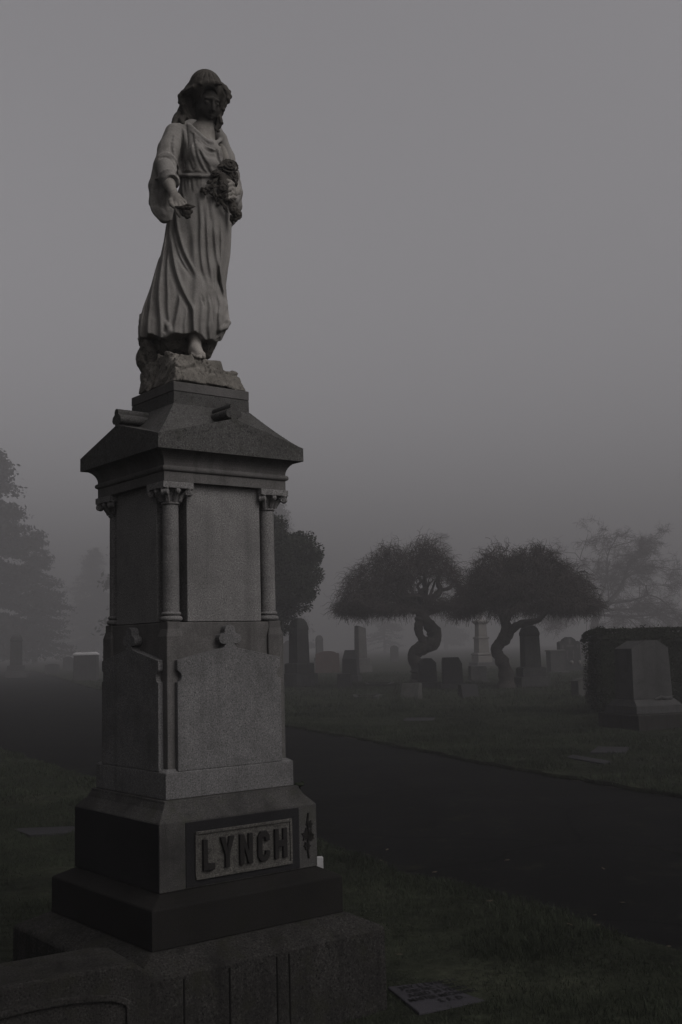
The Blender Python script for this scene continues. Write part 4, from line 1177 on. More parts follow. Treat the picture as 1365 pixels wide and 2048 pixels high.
conifer(330, 1316, 760, 140, 150, 'broad conifer hidden behind the tall monument', 4, 0, 1.1)
conifer(560, 1310, 960, 215, 80, 'faint conifer seen above the dense evergreen tree', 9)
conifer(893, 1302, 1000, 270, 58, 'faint pointed conifer rising between the two weeping elms', 5)
conifer(770, 1304, 1180, 220, 60, 'low faint conifer behind the left weeping elm', 8)

def shade_conifer(x, y, Ht, hw_, label, seed):  # unseen trees, added to keep sky light off the monument's left face
    conifer_at(np.array([x, y, 0.]), Ht, hw_, label, seed, 0.0, .55)
shade_conifer(-9.5, -2.5, 17, 3.6, 'tall conifer added out of view at the left to shade the monument', 41)
shade_conifer(-13.5, 4.5, 19, 3.8, 'tallest conifer added out of view at the left to shade the monument', 42)
shade_conifer(-6.5, -9.5, 16, 3.6, 'unseen conifer added at the left behind the viewer for shade', 43)

# ---- bare spreading tree at the right
def bare_tree():
    Y = 112.0; S = Y/FPX; r_ = np.random.default_rng(31)
    b0 = at(1180, 1318, Y); b0[2] = 0
    root = thing('bare_tree', 'bare wide branching tree fading in fog above the clipped hedge', 'tree', tuple(b0))
    T = lambda x, y, dy=0: at(x, y, Y+dy) - b0
    tm = MB(); P0 = T(1196, 1228)
    limb(tm, [(0,0,-.2), T(1183,1290), T(1188,1255), P0], [.56,.44,.40,.36], 9, .05, 2)
    tm.build('trunk', M['bark'], root, smooth=True)
    bm_ = MB(); segs = []
    def grow(p, d, L, r, lev):
        n_ = 5; pts = [p]; 
        for i in range(n_):
            d = d + r_.normal(0, .16, 3) + np.array([0, 0, .0 if lev < 2 else -.05]); d = d/np.linalg.norm(d)
            p = p + d*L/n_; pts.append(p)
        if lev < 4: limb(bm_, pts, np.linspace(r, r*.45, len(pts)), 6 if lev < 2 else 4, .05, len(segs))
        else: segs.append((pts, r))
        if lev >= 5 or L < .35: return
        for k in range(4 if lev < 3 else 4):
            i = r_.integers(2, len(pts)); e = pts[i]
            dd = d*.8 + r_.normal(0, .55, 3)*np.array([1, .9, .6]) + np.array([.06, 0, .04]); dd /= np.linalg.norm(dd)
            dd[2] *= .85; grow(e, dd/np.linalg.norm(dd), L*r_.uniform(.48, .68), r*.5, lev+1)
    for e, w_ in ((T(1300,1165,2),.23), (T(1245,1160,-3),.17), (T(1330,1212,0),.16), (T(1165,1160,4),.16), (T(1215,1140,5),.16), (T(1275,1190,-5),.16), (T(1130,1180,-3),.13), (T(1280,1150,-8),.15)):
        d = e-P0; L = np.linalg.norm(d); d = d/L
        grow(P0, d, L, w_, 1)
    bm_.build('branches', M['bark'], root, smooth=True)
    n = len(segs); P = np.array([s_[0] for s_ in segs]); W = np.tile(np.linspace(.020, .008, P.shape[1]), (n, 1))
    d = r_.normal(0, 1, (n*9, 3)); d[:, 2] *= .8; d /= np.linalg.norm(d, axis=1, keepdims=True)
    src = P[np.arange(n*9) % n, r_.integers(1, P.shape[1], n*9)]
    P2 = np.stack([src + d*(.20*j) for j in range(4)], 1)
    V1, Q1 = ribbons(P, W); V2, Q2 = ribbons(P2, np.full(P2.shape[:2], .011))
    mesh_np('twigs', np.concatenate([V1, V2]), [np.concatenate([Q1, Q2+len(V1)])], M['twig'], root)
bare_tree()

# ---- clipped hedge behind the broad stone
def hedge():
    r_ = np.random.default_rng(8)
    pL = gnd(1222, 1410); pR = gnd(1222, 1410); Y = 22.6; S = Y/FPX
    x0 = at(1186, 1300, Y)[0]; x1 = at(1186, 1300, Y)[0] + 6.2; z1 = at(1230, 1256, Y)[2]
    root = thing('clipped_hedge', 'dark square clipped hedge standing behind the broad granite stone', 'hedge', ((x0+x1)/2, Y+.6, 0), R(3))
    w_ = (x1-x0)/2; n = 52000
    # points on the faces of a rounded box, a little uneven
    q = r_.uniform(-1, 1, (n, 3)); f = r_.choice(5, n, p=[.34, .34, .10, .10, .12])
    q[f == 0, 1] = -1; q[f == 1, 2] = 1; q[f == 2, 0] = -1; q[f == 3, 0] = 1; q[f == 4, 1] = 1
    d_ = r_.uniform(0, 1, n)**2*.10
    P = np.stack([q[:, 0]*(w_-d_), q[:, 1]*(.6-d_), z1/2+q[:, 2]*(z1/2-d_)], -1)
    P[:, 0] += .04*np.sin(P[:, 2]*3.1+P[:, 1]*2)*(f >= 2) ; P[:, 2] += .022*np.sin(P[:, 0]*4)+.018*np.sin(P[:, 0]*9.7+1)
    und_ = np.clip(.32-P[:, 2], 0, 1); P[:, 0] *= 1-und_*.12; P[:, 1] *= 1-und_*.5
    for ax_, lim in ((0, w_), (1, .6)):                 # rounded shoulders
        dx_ = np.maximum(np.abs(P[:, ax_])-(lim-.24), 0); dz_ = np.maximum(P[:, 2]-(z1-.24), 0); rr = np.hypot(dx_, dz_)
        m = rr > .23; k_ = np.where(m, .23/np.maximum(rr, 1e-6), 1)
        P[:, ax_] = np.where(m, np.sign(P[:, ax_])*(lim-.24+dx_*k_), P[:, ax_]); P[:, 2] = np.where(m, z1-.24+dz_*k_, P[:, 2])
    k = r_.choice(np.where(f == 1)[0], 500); sh = P[k] + np.stack([r_.normal(0, .02, 500), r_.normal(0, .02, 500), r_.uniform(0, .06, 500)], -1)
    V, Q = leaf_cards(np.concatenate([P, sh]), .048, r_)
    mesh_np('foliage', V, [Q], M['hedge'], root)
    mb = MB(); mb.rect([(w_*.90, .30, .02), (w_-.12, .46, .42), (w_-.12, .46, z1-.30), (w_-.30, .30, z1-.10)]); mb.build('inner_growth', M['hedge'], root)
hedge()
# ------------------------------------------------------------------ gravestones
def stonething(name, label, pxc, base, rz=None, Y=None, cat='gravestone', group=None):
    """an Empty on the turf at the foot of the stone; returns it with metres-per-pixel there"""
    p = gnd(pxc, base)
    if Y: p = at(pxc, base, Y); p[2] = 0
    z0 = und(p[0], p[1]) - .03
    o = thing(name, label, cat, (p[0], p[1], float(z0)), YAW if rz is None else rz, group)
    return o, p[1]/FPX
ST = stone
M['lichen_stone'] = ST('lichen_stone', (0.05, 0.049, 0.046), 0.3, 60, 0.6, streak=0.5, moss=0.4, spec=0.15)

# broad hip-topped double stone before the hedge
rzb = R(20); cb = gnd(1279, 1462); cb = cb + .64*np.array([cos(rzb), sin(rzb), 0]) + .60*np.array([-sin(rzb), cos(rzb), 0])
o = thing('family_stone', 'broad grey granite stone with sloped shoulders on stepped base before hedge', 'gravestone', (cb[0], cb[1], 0), rzb)
MB().rect([(.70,.60,-.12),(.70,.60,.235),(.69,.59,.25)], .06, 0).build('foundation', M['foundation'], o, bevel=.012)
SX = -.095
MB().rect([(.455,.43,.25),(.455,.43,.375),(.447,.422,.39),(.405,.31,.475),(.40,.30,.482)], SX, 0).build('base', M['stone_grey'], o, bevel=.008)
mb = MB(); hw, hd, z0, ze, za = .388, .267, .483, 1.335, 1.465
pts = [(-hw,z0),(hw,z0),(hw*.95,ze),(hw*.40,za),(-hw*.28,za),(-hw*.95,ze)]
mb.prism(pts, lambda a, b: (a+SX, -hd*(1-.06*(b-z0)), b), lambda a, b: (a+SX, hd*(1-.06*(b-z0)), b))
tb = mb.build('tablet', M['stone_grey'], o, bevel=.008)
mb = MB()
for x in (-.02, .10, .20): mb.ball((x, -hd-.04, z0+.0), .055, 10, (1.3, .6, .55))
mb.tube([(-.10,-hd-.05,z0-.01),(.02,-hd-.06,z0+.03),(.14,-hd-.05,z0),(.26,-hd-.04,z0+.035)], [.02,.03,.03,.012], 8)
mb.build('carved_scroll', M['stone_grey'], o, smooth=True)

def obelisk(label, px, base, Y, hwid, ztop, zsh, zb1, zb2, rz, mat, peak='round', name='obelisk_stone', group='tall tapered stones'):
    """two-step base, tapering shaft, shaped head"""
    o, s = stonething(name, label, px, base, rz, Y, group=group)
    MB().square([(hwid*1.75,-.1),(hwid*1.75,zb1-.02),(hwid*1.70,zb1)]).build('lower_base', mat, o, bevel=.012)
    MB().square([(hwid*1.42,zb1),(hwid*1.42,zb2-.06),(hwid*1.32,zb2-.02),(hwid*1.08,zb2)]).build('upper_base', mat, o, bevel=.012)
    if peak == 'round':
        pr = [(hwid,zb2),(hwid*.93,zsh-.10),(hwid*.98,zsh-.08),(hwid*.98,zsh),(hwid*.80,zsh+(ztop-zsh)*.55),(hwid*.55,zsh+(ztop-zsh)*.88),(hwid*.28,ztop)]
    elif peak == 'slant':
        pr = [(hwid,zb2),(hwid*.9,ztop-.12)]
    else:
        pr = [(hwid,zb2),(hwid*.9,zsh),(hwid*.5,ztop)]
    mb = MB(); mb.square(pr)
    if peak == 'slant':
        h = hwid*.9
        mb.loft([[(-h,-h,ztop-.12),(h,-h,ztop-.12),(h,h,ztop-.12),(-h,h,ztop-.12)], [(-h*.95,-h*.95,ztop+.05),(h*.95,-h*.95,ztop-.10),(h*.95,h*.95,ztop-.08),(-h*.95,h*.95,ztop+.06)]])
    mb.build('shaft', mat, o, bevel=.012)
    return o
obelisk('tall dark tapered stone with rounded head under the dense evergreen', 600, 1374, None, .29, 2.66, 2.28, .55, .95, YAW, M['stone_grey'])
obelisk('tall dark tapered stone with rounded head right of the right elm trunk', 1064, 1374, None, .28, 2.06, 1.80, .36, .68, R(8), M['stone_grey'])
obelisk('pale grey pillar with a broken slanting top between evergreen and left elm', 723, 1345, None, .27, 2.62, 2.4, .42, .85, R(30), M['stone_pale'], 'slant', 'broken_pillar', None)

# tall white column by the right elm
o, s = stonething('white_column', 'tall white marble column monument seen between the two elm trunks', 965, 1334, R(20), 72.0)
MB().square([(0.640,-.1),(0.640,.28),(0.624,.3)]).build('step', M['stone_grey'], o, bevel=.01)
MB().square([(0.496,.3),(0.496,.66),(0.464,.72),(0.528,.76),(0.528,.84),(0.416,.90)]).build('base', M['stone_white'], o, bevel=.01)
MB().square([(0.368,.90),(0.344,1.78),(0.400,1.80),(0.400,1.88),(0.336,1.93)]).build('die', M['stone_white'], o, bevel=.008)
MB().square([(0.304,1.93),(0.280,2.72),(0.320,2.75),(0.416,2.86),(0.432,2.93),(0.320,2.98)]).build('shaft', M['stone_white'], o, bevel=.008)
mb = MB(); mb.lathe([(0.160,2.98),(0.112,3.04),(0.128,3.12),(0.216,3.26),(0.240,3.40),(0.192,3.46),(0.128,3.50),(0.080,3.60),(0.024,3.66)], n=16); mb.build('urn', M['stone_white'], o, smooth=True)

def tablet(name, label, px, base, Y, w, h, d, rz, mat, top='flat', basez=0.0, bw=1.25, group=None, slope=0.0):
    o, s = stonething(name, label, px, base, rz, Y, group=group)
    z0 = basez
    if basez: MB().rect([(w/2*bw,d/2*bw*1.25,-.1),(w/2*bw,d/2*bw*1.25,basez-.02),(w/2*bw*.97,d/2*bw*1.2,basez)]).build('base', mat, o, bevel=.01)
    else: z0 = -.1
    a = w/2
    if top == 'flat': pts = [(-a,z0),(a,z0),(a*.97,h),(-a*.97,h)]
    elif top == 'serp': pts = [(-a,z0),(a,z0),(a*.98,h*.86),(a*.90,h*.90),(a*.72,h*.90)] + [(a*.72*cos(t),h*.90+h*.10*sin(t)) for t in np.linspace(.15,pi-.15,9)] + [(-a*.72,h*.90),(-a*.90,h*.90),(-a*.98,h*.86)]
    elif top == 'round': pts = [(-a,z0),(a,z0)] + [(a*cos(t),h*.80+h*.20*sin(t)) for t in np.linspace(0,pi,13)]
    elif top == 'cut': pts = [(-a,z0),(a,z0),(a*.97,h*.80),(a*.62,h),(-a*.90,h),(-a*.97,h*.88)]
    elif top == 'peak': pts = [(-a,z0),(a,z0),(a*.97,h*.84),(a*.45,h*.99),(0,h),(-a*.45,h*.99),(-a*.97,h*.84)]
    mb = MB(); k = slope
    mb.prism(pts, lambda x, z: (x, -d/2 + k*max(z, 0), z), lambda x, z: (x, d/2, z))
    mb.build('tablet', mat, o, bevel=.012)
    return o
tablet('headstone', 'reddish headstone with gently arched top left of the dark sloping topped block', 656, 1345, None, 1.42, 1.28, .35, R(-3), M['stone_red'], 'serp')
o, s = stonething('bevelled_stone', 'dark upright block stone with a sloping top, left of the broken pale pillar', 703, 1363, R(-14), None, 'gravestone')
MB().rect([(.40,.36,-.1),(.40,.36,.27),(.38,.34,.29)]).build('base', M['stone_dark'], o, bevel=.01)
MB().loft([[(-.33,-.28,.29),(.33,-.28,.29),(.33,.28,.29),(-.33,.28,.29)],[(-.31,-.26,1.0),(.31,-.26,1.0),(.31,.26,1.0),(-.31,.26,1.0)],[(-.27,.05,1.38),(.20,.05,1.38),(.20,.25,1.38),(-.27,.25,1.38)]]).build('block', M['stone_dark'], o, bevel=.01)
tablet('small_block', 'small dark cube stone in front of the dark sloping topped block', 690, 1378, None, .48, .56, .40, R(-6), M['stone_dark'], 'flat')
tablet('headstone', 'dark headstone with clipped corners partly behind the left elm trunk', 856, 1380, 38.6, .62, 1.06, .30, R(10), M['stone_dark'], 'peak', .24, 1.3)
tablet('headstone', 'black headstone with one cut corner standing between the elms', 906, 1378, None, .66, 1.08, .30, R(6), M['stone_dark'], 'cut', .22, 1.4)
tablet('square_marker', 'low square grey stone in front of the white column', 956, 1364, None, .62, .66, .5, R(4), M['stone_grey'], 'flat', .10, 1.2)
tablet('wedge_stone', 'pale wedge shaped slant stone left of the left elm foot', 822, 1397, None, .54, .46, .46, R(-24), M['lichen_stone'], 'flat', slope=.55)
tablet('wedge_stone', 'small dark wedge shaped slant stone right of the black cut headstone', 939, 1395, None, .50, .40, .44, R(14), M['stone_dark'], 'flat', slope=.5)
tablet('headstone', 'low dark rounded headstone at the left end of the hedge', 1172, 1393, None, .72, .52, .30, R(28), M['lichen_stone'], 'serp')
o = tablet('square_pillar', 'grey square pillar stone with flat cap left of the ornate black stone', 1113, 1346, None, .72, 1.02, .6, R(10), M['stone_grey'], 'flat', .10, 1.35)
MB().rect([(.40,.34,1.021),(.40,.34,1.06),(.36,.30,1.09)]).build('cap', M['stone_pale'], o, bevel=.01)
# black stone with pale carved ornaments
o, s = stonething('ornate_stone', 'black shouldered headstone with small white carved figures and inlays', 1140, 1346, R(16), 56.0)
MB().rect([(.75,.30,-.1),(.75,.30,.22)]).build('base', M['stone_dark'], o, bevel=.01)
pts = [(-.58,.22),(.58,.22),(.56,1.46),(.46,1.52),(.36,1.50),(.30,1.60),(.10,1.72),(-.10,1.72),(-.30,1.60),(-.36,1.50),(-.46,1.52),(-.56,1.46)]
mb = MB(); mb.prism(pts, lambda a, b: (a, -.17, b), lambda a, b: (a, .17, b)); tb = mb.build('tablet', M['stone_dark'], o, bevel=.012)
for cx, cz, w_, h_ in ((0,1.50,.07,.14),(0,1.28,.24,.05),(-.17,.95,.035,.13),(.17,.95,.035,.13),(-.17,.72,.03,.10),(.17,.72,.03,.10),(-.40,1.22,.05,.12),(.42,1.26,.05,.10)):
    mb = MB(); mb.prism([(cx+w_*cos(t), cz+h_*sin(t)) for t in np.linspace(0, 2*pi, 12, endpoint=False)], lambda a, b: (a, -.178, b), lambda a, b: (a, -.165, b)); mb.build('inlay', M['stone_pale'], tb)
mb = MB(); mb.ball((.02,-.22,.46), .10, 9); mb.build('white_ornament', M['stone_white'], o, smooth=True)
mb = MB(); mb.ball((.46,-.24,.46), .09, 9, (.7,.7,1.2)); mb.build('white_ornament', M['stone_white'], o, smooth=True)

# square stone with a white top by the road at the left
o = tablet('square_block_stone', 'square grey stone with a pale flat cap across the road', 173, 1356, 62.0, 1.26, 1.42, 1.0, R(4), M['stone_grey'], 'flat')
MB().rect([(.66,.54,1.421),(.66,.54,1.50),(.50,.40,1.60)]).build('cap', M['white_paint'], o, bevel=.015)

# faint stones far out in the fog
for lab, px, base, Y, w_, h_, kind in (
    ('faint tall cross topped monument at the far left beyond the road', 33, 1318, 78, .50, 3.0, 'obel'),
    ('faint slim capped pillar above the reddish headstone', 640, 1322, 92, .36, 2.5, 'obel'),
    ('faint small upright stone left of the white topped block', 137, 1306, 100, .9, 1.3, 'tab'),
    ('faint small upright stone behind the white topped block', 163, 1305, 100, .8, 1.5, 'tab'),
    ('faint low stone at the far left bend of the road', 105, 1318, 88, 1.1, .8, 'tab'),
    ('faint tall stone behind the dark rounded head stone under the evergreen', 578, 1330, 84, .8, 2.1, 'tab'),
    ('faint thin stone between pale pillar and left elm', 790, 1324, 100, .7, 1.5, 'tab'),
    ('faint stone showing above the low rounded headstone', 1170, 1322, 84, 1.0, 1.5, 'tab')):
    if kind == 'obel': obelisk(lab, px, base, Y, w_*.8, h_, h_*.86, h_*.14, h_*.28, R(12), M['stone_grey'], 'round', 'far_obelisk', None)
    else: tablet('far_headstone', lab, px, base, Y, w_, h_, .35, R(7), M['stone_grey'], 'serp')

# kerb frames and flat markers lying in the turf
def frame(label, x0, x1, yb, yf, zt=.07):
    a, b, c, d = gnd(x0, yf), gnd(x1, yf), gnd(x1+8, yb), gnd(x0-6, yb)
    ctr = (a+b+c+d)/4
    o = thing('kerb_frame', label, 'grave kerb', (ctr[0], ctr[1], 0), 0)
    P = [p-ctr for p in (a, b, c, d)]
    for i in range(4):
        p, q = P[i], P[(i+1) % 4]; n_ = np.array([-(q-p)[1], (q-p)[0], 0]); n_ = n_/np.linalg.norm(n_)*.06; e_ = (q-p)/np.linalg.norm(q-p)*.061*(1 if i % 2 else -1)
        MB().loft([[p-n_+e_, q-n_-e_, q+n_-e_, p+n_+e_], [p-n_+e_+(0,0,zt), q-n_-e_+(0,0,zt), q+n_-e_+(0,0,zt), p+n_+e_+(0,0,zt)]]).build('kerb', M['stone_grey'], o, bevel=.006)
frame('low grey kerb round a grave left of the left elm, the farther one', 738, 778, 1367, 1372)
frame('low grey kerb round a grave in front of the farther kerb', 714, 752, 1393, 1398)
def flat(name, label, quad, z=.02, th=.10, mat='flat_stone', cat='grave marker'):
    P = np.array([gnd(x, y) for x, y in quad]); c = P.mean(0)
    zz = float(und(c[0], c[1])) + z
    o = thing(name, label, cat, (c[0], c[1], zz), 0); Q = P-c; Q[:, 2] = 0
    sl = MB().loft([[q+(0,0,-th) for q in Q], [q*1.0 for q in Q]]).build('slab', M[mat], o, bevel=.006)
    return o, Q
flat('flat_marker', 'flat stone slab in grass beside the monument foundation, left side', [(60,1670),(165,1664),(150,1652),(22,1657)])
flat('flat_marker', 'flat grave slab in the far lawn just beyond the road', [(806,1441),(868,1441),(872,1435),(812,1435)])
flat('flat_marker', 'narrow pale flat stone in turf before the broad granite stone', [(1132,1514),(1208,1527),(1222,1522),(1146,1509)], .02)
flat('flat_marker', 'weathered flat slab nearest the broad granite stone', [(1180,1508),(1250,1508),(1262,1497),(1196,1496)], .015)
o, Q = flat('inscribed_marker', 'flat inscribed grave plaque in grass at the foot of the monument', [(838,2018),(992,1992),(908,1952),(774,1967)], .004, mat='plaque')
# its lettering: rows of dark capitals lying on the slab
a, b, c, d = Q                                      # near-left, near-right, far-right, far-left
ex = (b-a); ey = (d-a)
mt = new_mat('inscription', .9, .1); mt[2].inputs['Base Color'].default_value = (.004, .004, .004, 1)
for txt, v, hgt, x0_, x1_ in (('JAY J. LYNCH', .80, .115, .10, .86), ('DIED DEC. 1, 1909.', .655, .10, .15, .80), ('AGED 39 YEARS', .50, .115, .10, .88), ('MASTER MECHANIC', .345, .115, .05, .95), ('S. F. D.', .185, .115, .36, .70)):
    cu = bpy.data.curves.new('inscription', 'FONT'); cu.body = txt; cu.size = 1.0; cu.extrude = 0.0; cu.offset = 0.018; cu.resolution_u = 2
    to = bpy.data.objects.new('inscription', cu); COL.objects.link(to)
    dg = bpy.context.evaluated_depsgraph_get(); dg.update()
    me = bpy.data.meshes.new_from_object(to.evaluated_get(dg)); bpy.data.objects.remove(to); 
    X = np.zeros(len(me.vertices)*3); me.vertices.foreach_get('co', X); X = X.reshape(-1, 3)
    X[:, 0] = (X[:, 0]-X[:, 0].min())/(np.ptp(X[:, 0]))*(x1_-x0_)+x0_; X[:, 1] = X[:, 1]/.72*hgt + v
    W_ = a + X[:, :1]*ex + X[:, 1:2]*ey; W_[:, 2] = .0030
    me.vertices.foreach_set('co', W_.astype(np.float32).ravel()); me.update(); me.materials.clear(); me.materials.append(mt[0])
    io = bpy.data.objects.new('inscription', me); COL.objects.link(io); io.parent = o

# low stone at the lower left corner, arch carved on its face
p = at(20, 1985, 3.92)
o = thing('low_headstone', 'low rough topped dark headstone at the lower left corner', 'gravestone', (p[0]+.02, p[1]+.14, 0), R(33))
hwd = .40; ht = .40
mb = MB(); mb.prism([(-hwd,-.1),(hwd-.004,-.1),(hwd,ht-.05),(hwd-.05,ht-.012),(hwd-.12,ht),(-hwd+.1,ht),(-hwd,ht-.05)], lambda a, b: (a, -.15, b), lambda a, b: (a, .15, b))
body_ = mb.build('block', M['foundation'], o, bevel=.012)
mb = MB(); t_ = np.linspace(pi, 0, 17)
out_ = [(.33*cos(t), .255+.075*sin(t)) for t in t_]; inn = [(.305*cos(t), .25+.055*sin(t)) for t in t_[::-1]]
mb.prism([(-.33,.02)]+out_+[(.33,.02),(.305,.02)]+inn+[(-.305,.02)], lambda a, b: (a, -.164, b), lambda a, b: (a, -.145, b)); mb.build('arched_border', M['foundation'], o, bevel=.004)

# small white post behind the monument's corner, small dark cup on its ledge, dry leaves
p = at(636.5, 1733, 6.6)
o = thing('white_marker_post', 'small white painted marker post showing past the right corner of the monument', 'marker', (p[0], p[1], 0), R(10))
zt_ = float(at(641, 1713, 6.6)[2])
MB().rect([(.03,.012,-.06),(.03,.012,zt_-.004),(.026,.009,zt_)]).build('post', M['white_paint'], o, bevel=.002)
c = AX + .335*ux - .325*uy*0 + np.array([0, 0, .0])
o = thing('wilted_flower', 'small dark wilted flower lying on the ledge above the carved name', 'flower', tuple((AX + .352*ux - .30*uy + np.array([0, 0, .868]))), YAW)
mb = MB(); mb.tube([(0,0,0),(.006,-.004,.016),(.002,-.010,.030)], [.006,.005,.004], 6); mb.build('stem', M['soil'], o, smooth=True)
mb = MB(); mb.ball((.002,-.010,.034), .016, 8, (1.5, 1, .6)); mb.ball((-.014,-.006,.036), .009, 7); mb.ball((.018,-.008,.040), .008, 7); mb.build('bloom', M['leaf'], o, smooth=True)
ml = simple('dry_leaf', (0.05, 0.042, 0.032), var=.3, scale=5, fine=60)
lf = [(1015,1721),(1207,1738),(1245,1806),(1338,1894),(1195,1852),(1140,1850),(735,1710),(762,1722),(775,1700),(770,1725),(1030,1803),(980,1803),(778,1397),(797,1910),(1190,1831),(870,1745)]
for i, (x, y) in enumerate(lf):
    onroad = inside(poly, *gnd(x, y, ZR)[:2])
    g_ = gnd(x, y, ZR+.004 if onroad else .03)
    mb = MB(); s_ = .020*(1 if y > 1500 else 2.0); a = i*1.7
    pts = [(-1,0,.0),(-.4,.45,.25),(.3,.5,.2),(1,.05,.35),(.35,-.4,.1),(-.45,-.35,.15)]
    V = [(s_*(x_*cos(a)-y_*sin(a)), s_*(x_*sin(a)+y_*cos(a)), s_*z_) for x_, y_, z_ in pts]
    mb.add(V + [(x_, y_, z_+.002) for x_, y_, z_ in V], [(0,1,2,3,4,5), (11,10,9,8,7,6)] + [(i_, (i_+1) % 6, (i_+1) % 6+6, i_+6) for i_ in range(6)])
    q = mb.build('fallen_leaf', ml); q.location = g_
    tag(q, 'dry curled leaf lying on the dark road' if onroad else 'dry curled leaf lying in the grass', 'leaf', 'leaves fallen on the road' if onroad else 'leaves fallen in the grass')
# ------------------------------------------------------------------ grass blades
def blades(name, n, sampler, h, w_, seed, label):
    r_ = np.random.default_rng(seed)
    x, y = sampler(r_, n)
    dx, dy = x-MX, y-MY; lx = dx*ux[0]+dy*ux[1]; ly = dx*uy[0]+dy*uy[1]
    ok = ~inside(poly, x, y) & ~((np.abs(lx) < .59) & (np.abs(ly) < .59))
    for q in FLAT: ok &= ~inside(q, x, y)
    x, y = x[ok], y[ok]; n = len(x)
    dist = np.hypot(x, y)
    # uneven turf: tufts and thin places
    tuft = .5+.5*np.sin(x*1.9+np.sin(y*1.3)*2)*np.sin(y*1.6+np.cos(x*1.1)*2) ; t2 = .5+.5*np.sin(x*6.1+y*3.3)*np.sin(y*5.7-x*2.1)
    H_ = h*(.35+.95*tuft**1.5+.5*t2)*(1+.9*(np.sin(x*3.3+y*.9)*np.sin(y*2.6-x*1.1) > .62))*r_.uniform(.5, 1.35, n)
    a = r_.uniform(0, 2*pi, n); ln = r_.normal(0, .45, (n, 2))*H_[:, None]
    z = und(x, y) - .012
    side_ = np.stack([np.cos(a), np.sin(a), np.zeros(n)], -1)*(w_*r_.uniform(.6, 1.4, n))[:, None]
    p = np.stack([x, y, z], -1); mid = p + np.stack([ln[:, 0]*.4, ln[:, 1]*.4, H_*.6], -1); tip = p + np.stack([ln[:, 0], ln[:, 1], H_*.95], -1)
    V = np.stack([p-side_, p+side_, mid+side_*.8, mid-side_*.8, tip], 1).reshape(-1, 3)
    i = np.arange(n)*5
    o = mesh_np(name, V, [np.stack([i, i+1, i+2, i+3], -1), np.stack([i+3, i+2, i+4], -1)], M['blade'])
    o['kind'] = 'stuff'; o['label'] = label; o['category'] = 'grass'; return o
FLAT = []
for ob in list(COL.objects):
    if ob.name.split('.')[0] in ('flat_marker', 'inscribed_marker'):
        me = [c for c in ob.children if c.name.startswith('slab')][0].data
        v = np.array([tuple(q.co) for q in me.vertices])[:4, :2]; FLAT.append(v*.97 + np.array(ob.location)[:2])
def wedge(y0, y1, pw):
    def f(r_, n):
        y = y0 + (y1-y0)*r_.uniform(0, 1, n)**pw
        x = r_.uniform(-.36, .36, n)*(y+.6); return x, y
    return f
blades('grass', 330000, wedge(3.2, 11.5, .62), .034, .0016, 1, 'short damp turf in the foreground around the monument')
blades('grass', 260000, wedge(10.5, 26, .7), .050, .0034, 2, 'short damp turf on both sides of the road')
blades('grass', 170000, wedge(24, 62, .8), .075, .0085, 3, 'rough damp turf among the far gravestones')
# ------------------------------------------------------------------ air, sky, light
mb = MB(); mb.box(-330, 330, -60, 430, -1.2, HAZE_TOP)
mv = bpy.data.materials.new('haze'); mv.use_nodes = True
nt = mv.node_tree; nt.nodes.clear()
out = nt.nodes.new('ShaderNodeOutputMaterial'); pv = nt.nodes.new('ShaderNodeVolumePrincipled')
pv.inputs['Color'].default_value = (HAZE_COL, HAZE_COL*.985, HAZE_COL*1.0, 1)
pv.inputs['Density'].default_value = HAZE_DENSITY
pv.inputs['Anisotropy'].default_value = 0.2
nt.links.new(pv.outputs['Volume'], out.inputs['Volume'])
hz = mb.build('haze', mv); hz['kind'] = 'stuff'
hz['label'] = 'thick grey morning fog filling the whole cemetery'; hz['category'] = 'fog'
hz.display_type = 'WIRE'

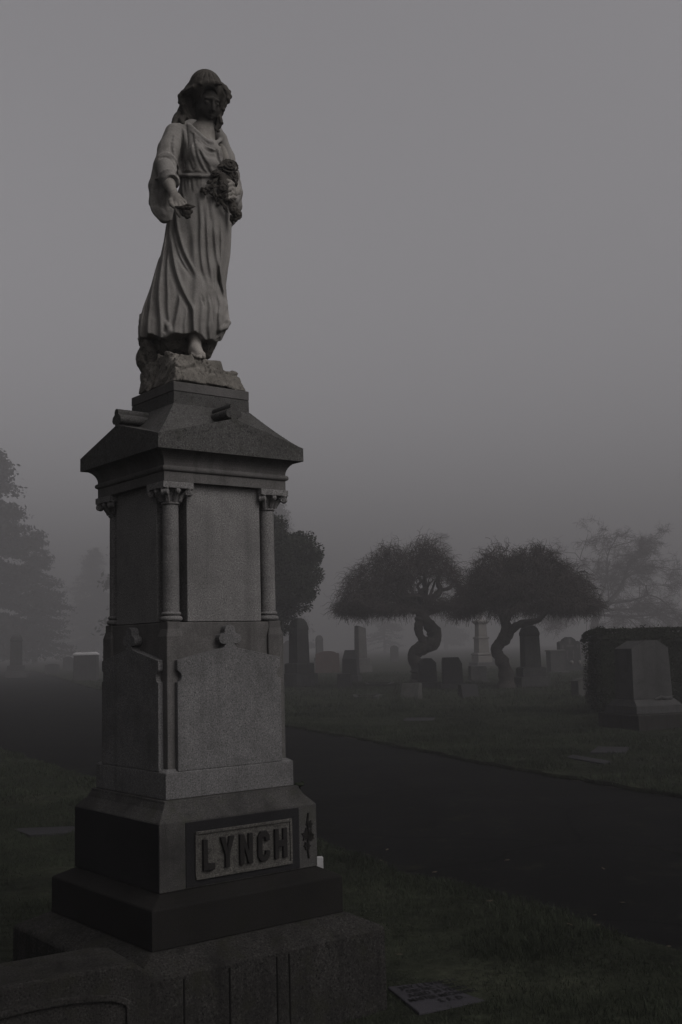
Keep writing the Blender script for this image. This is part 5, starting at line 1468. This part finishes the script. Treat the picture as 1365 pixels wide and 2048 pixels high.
sun_vec = Vector((0.80, -0.60, 0.85)).normalized()       # towards the light
sd = bpy.data.lights.new('sun', 'SUN'); sd.energy = SUN_E; sd.angle = R(45); sd.color = (1.0, 0.97, 0.94)
so = bpy.data.objects.new('sun', sd); COL.objects.link(so)
so.rotation_euler = sun_vec.to_track_quat('Z', 'Y').to_euler()
so.location = (20, -10, 40)
w = bpy.data.worlds.new('World'); scn.world = w; w.use_nodes = True
nt = w.node_tree; bg = nt.nodes['Background']
sky = nt.nodes.new('ShaderNodeTexSky'); sky.sky_type = 'NISHITA'; sky.sun_disc = False
sky.sun_elevation = math.asin(sun_vec.z); sky.sun_rotation = math.atan2(sun_vec.x, sun_vec.y)
sky.dust_density = 4.0; sky.air_density = 1.0; sky.ozone_density = 1.0
hs = nt.nodes.new('ShaderNodeHueSaturation'); hs.inputs['Saturation'].default_value = 0.05
nt.links.new(sky.outputs['Color'], hs.inputs['Color'])
# overcast distribution: the cloud layer is about three times as bright overhead as at the horizon
tc = nt.nodes.new('ShaderNodeTexCoord'); sep = nt.nodes.new('ShaderNodeSeparateXYZ')
nt.links.new(tc.outputs['Generated'], sep.inputs[0])
mr = nt.nodes.new('ShaderNodeMapRange'); mr.inputs['From Min'].default_value = 0.0; mr.inputs['From Max'].default_value = 1.0
mr.inputs['To Min'].default_value = 1.0; mr.inputs['To Max'].default_value = 1.55
nt.links.new(sep.outputs['Z'], mr.inputs['Value'])
mx = nt.nodes.new('ShaderNodeMix'); mx.data_type = 'RGBA'; mx.blend_type = 'MULTIPLY'; mx.inputs[0].default_value = 1.0
tn = nt.nodes.new('ShaderNodeMix'); tn.data_type = 'RGBA'; tn.blend_type = 'MULTIPLY'; tn.inputs[0].default_value = 1.0
tn.inputs[7].default_value = (1.0, 0.965, 1.0, 1)
nt.links.new(hs.outputs['Color'], tn.inputs[6]); nt.links.new(tn.outputs[2], mx.inputs[6]); nt.links.new(mr.outputs['Result'], mx.inputs[7])
nt.links.new(mx.outputs[2], bg.inputs['Color'])
bg.inputs['Strength'].default_value = SKY_S

scn.view_settings.view_transform = 'Standard'; scn.view_settings.look = 'None'
scn.view_settings.exposure = EXPOSURE; scn.view_settings.gamma = 1.0
scn.view_settings.use_curve_mapping = False
scn.cycles.volume_bounces = 3
scn.cycles.max_bounces = 8
scn.cycles.diffuse_bounces = 3
scn.cycles.transparent_max_bounces = 16
scn.cycles.use_denoising = True
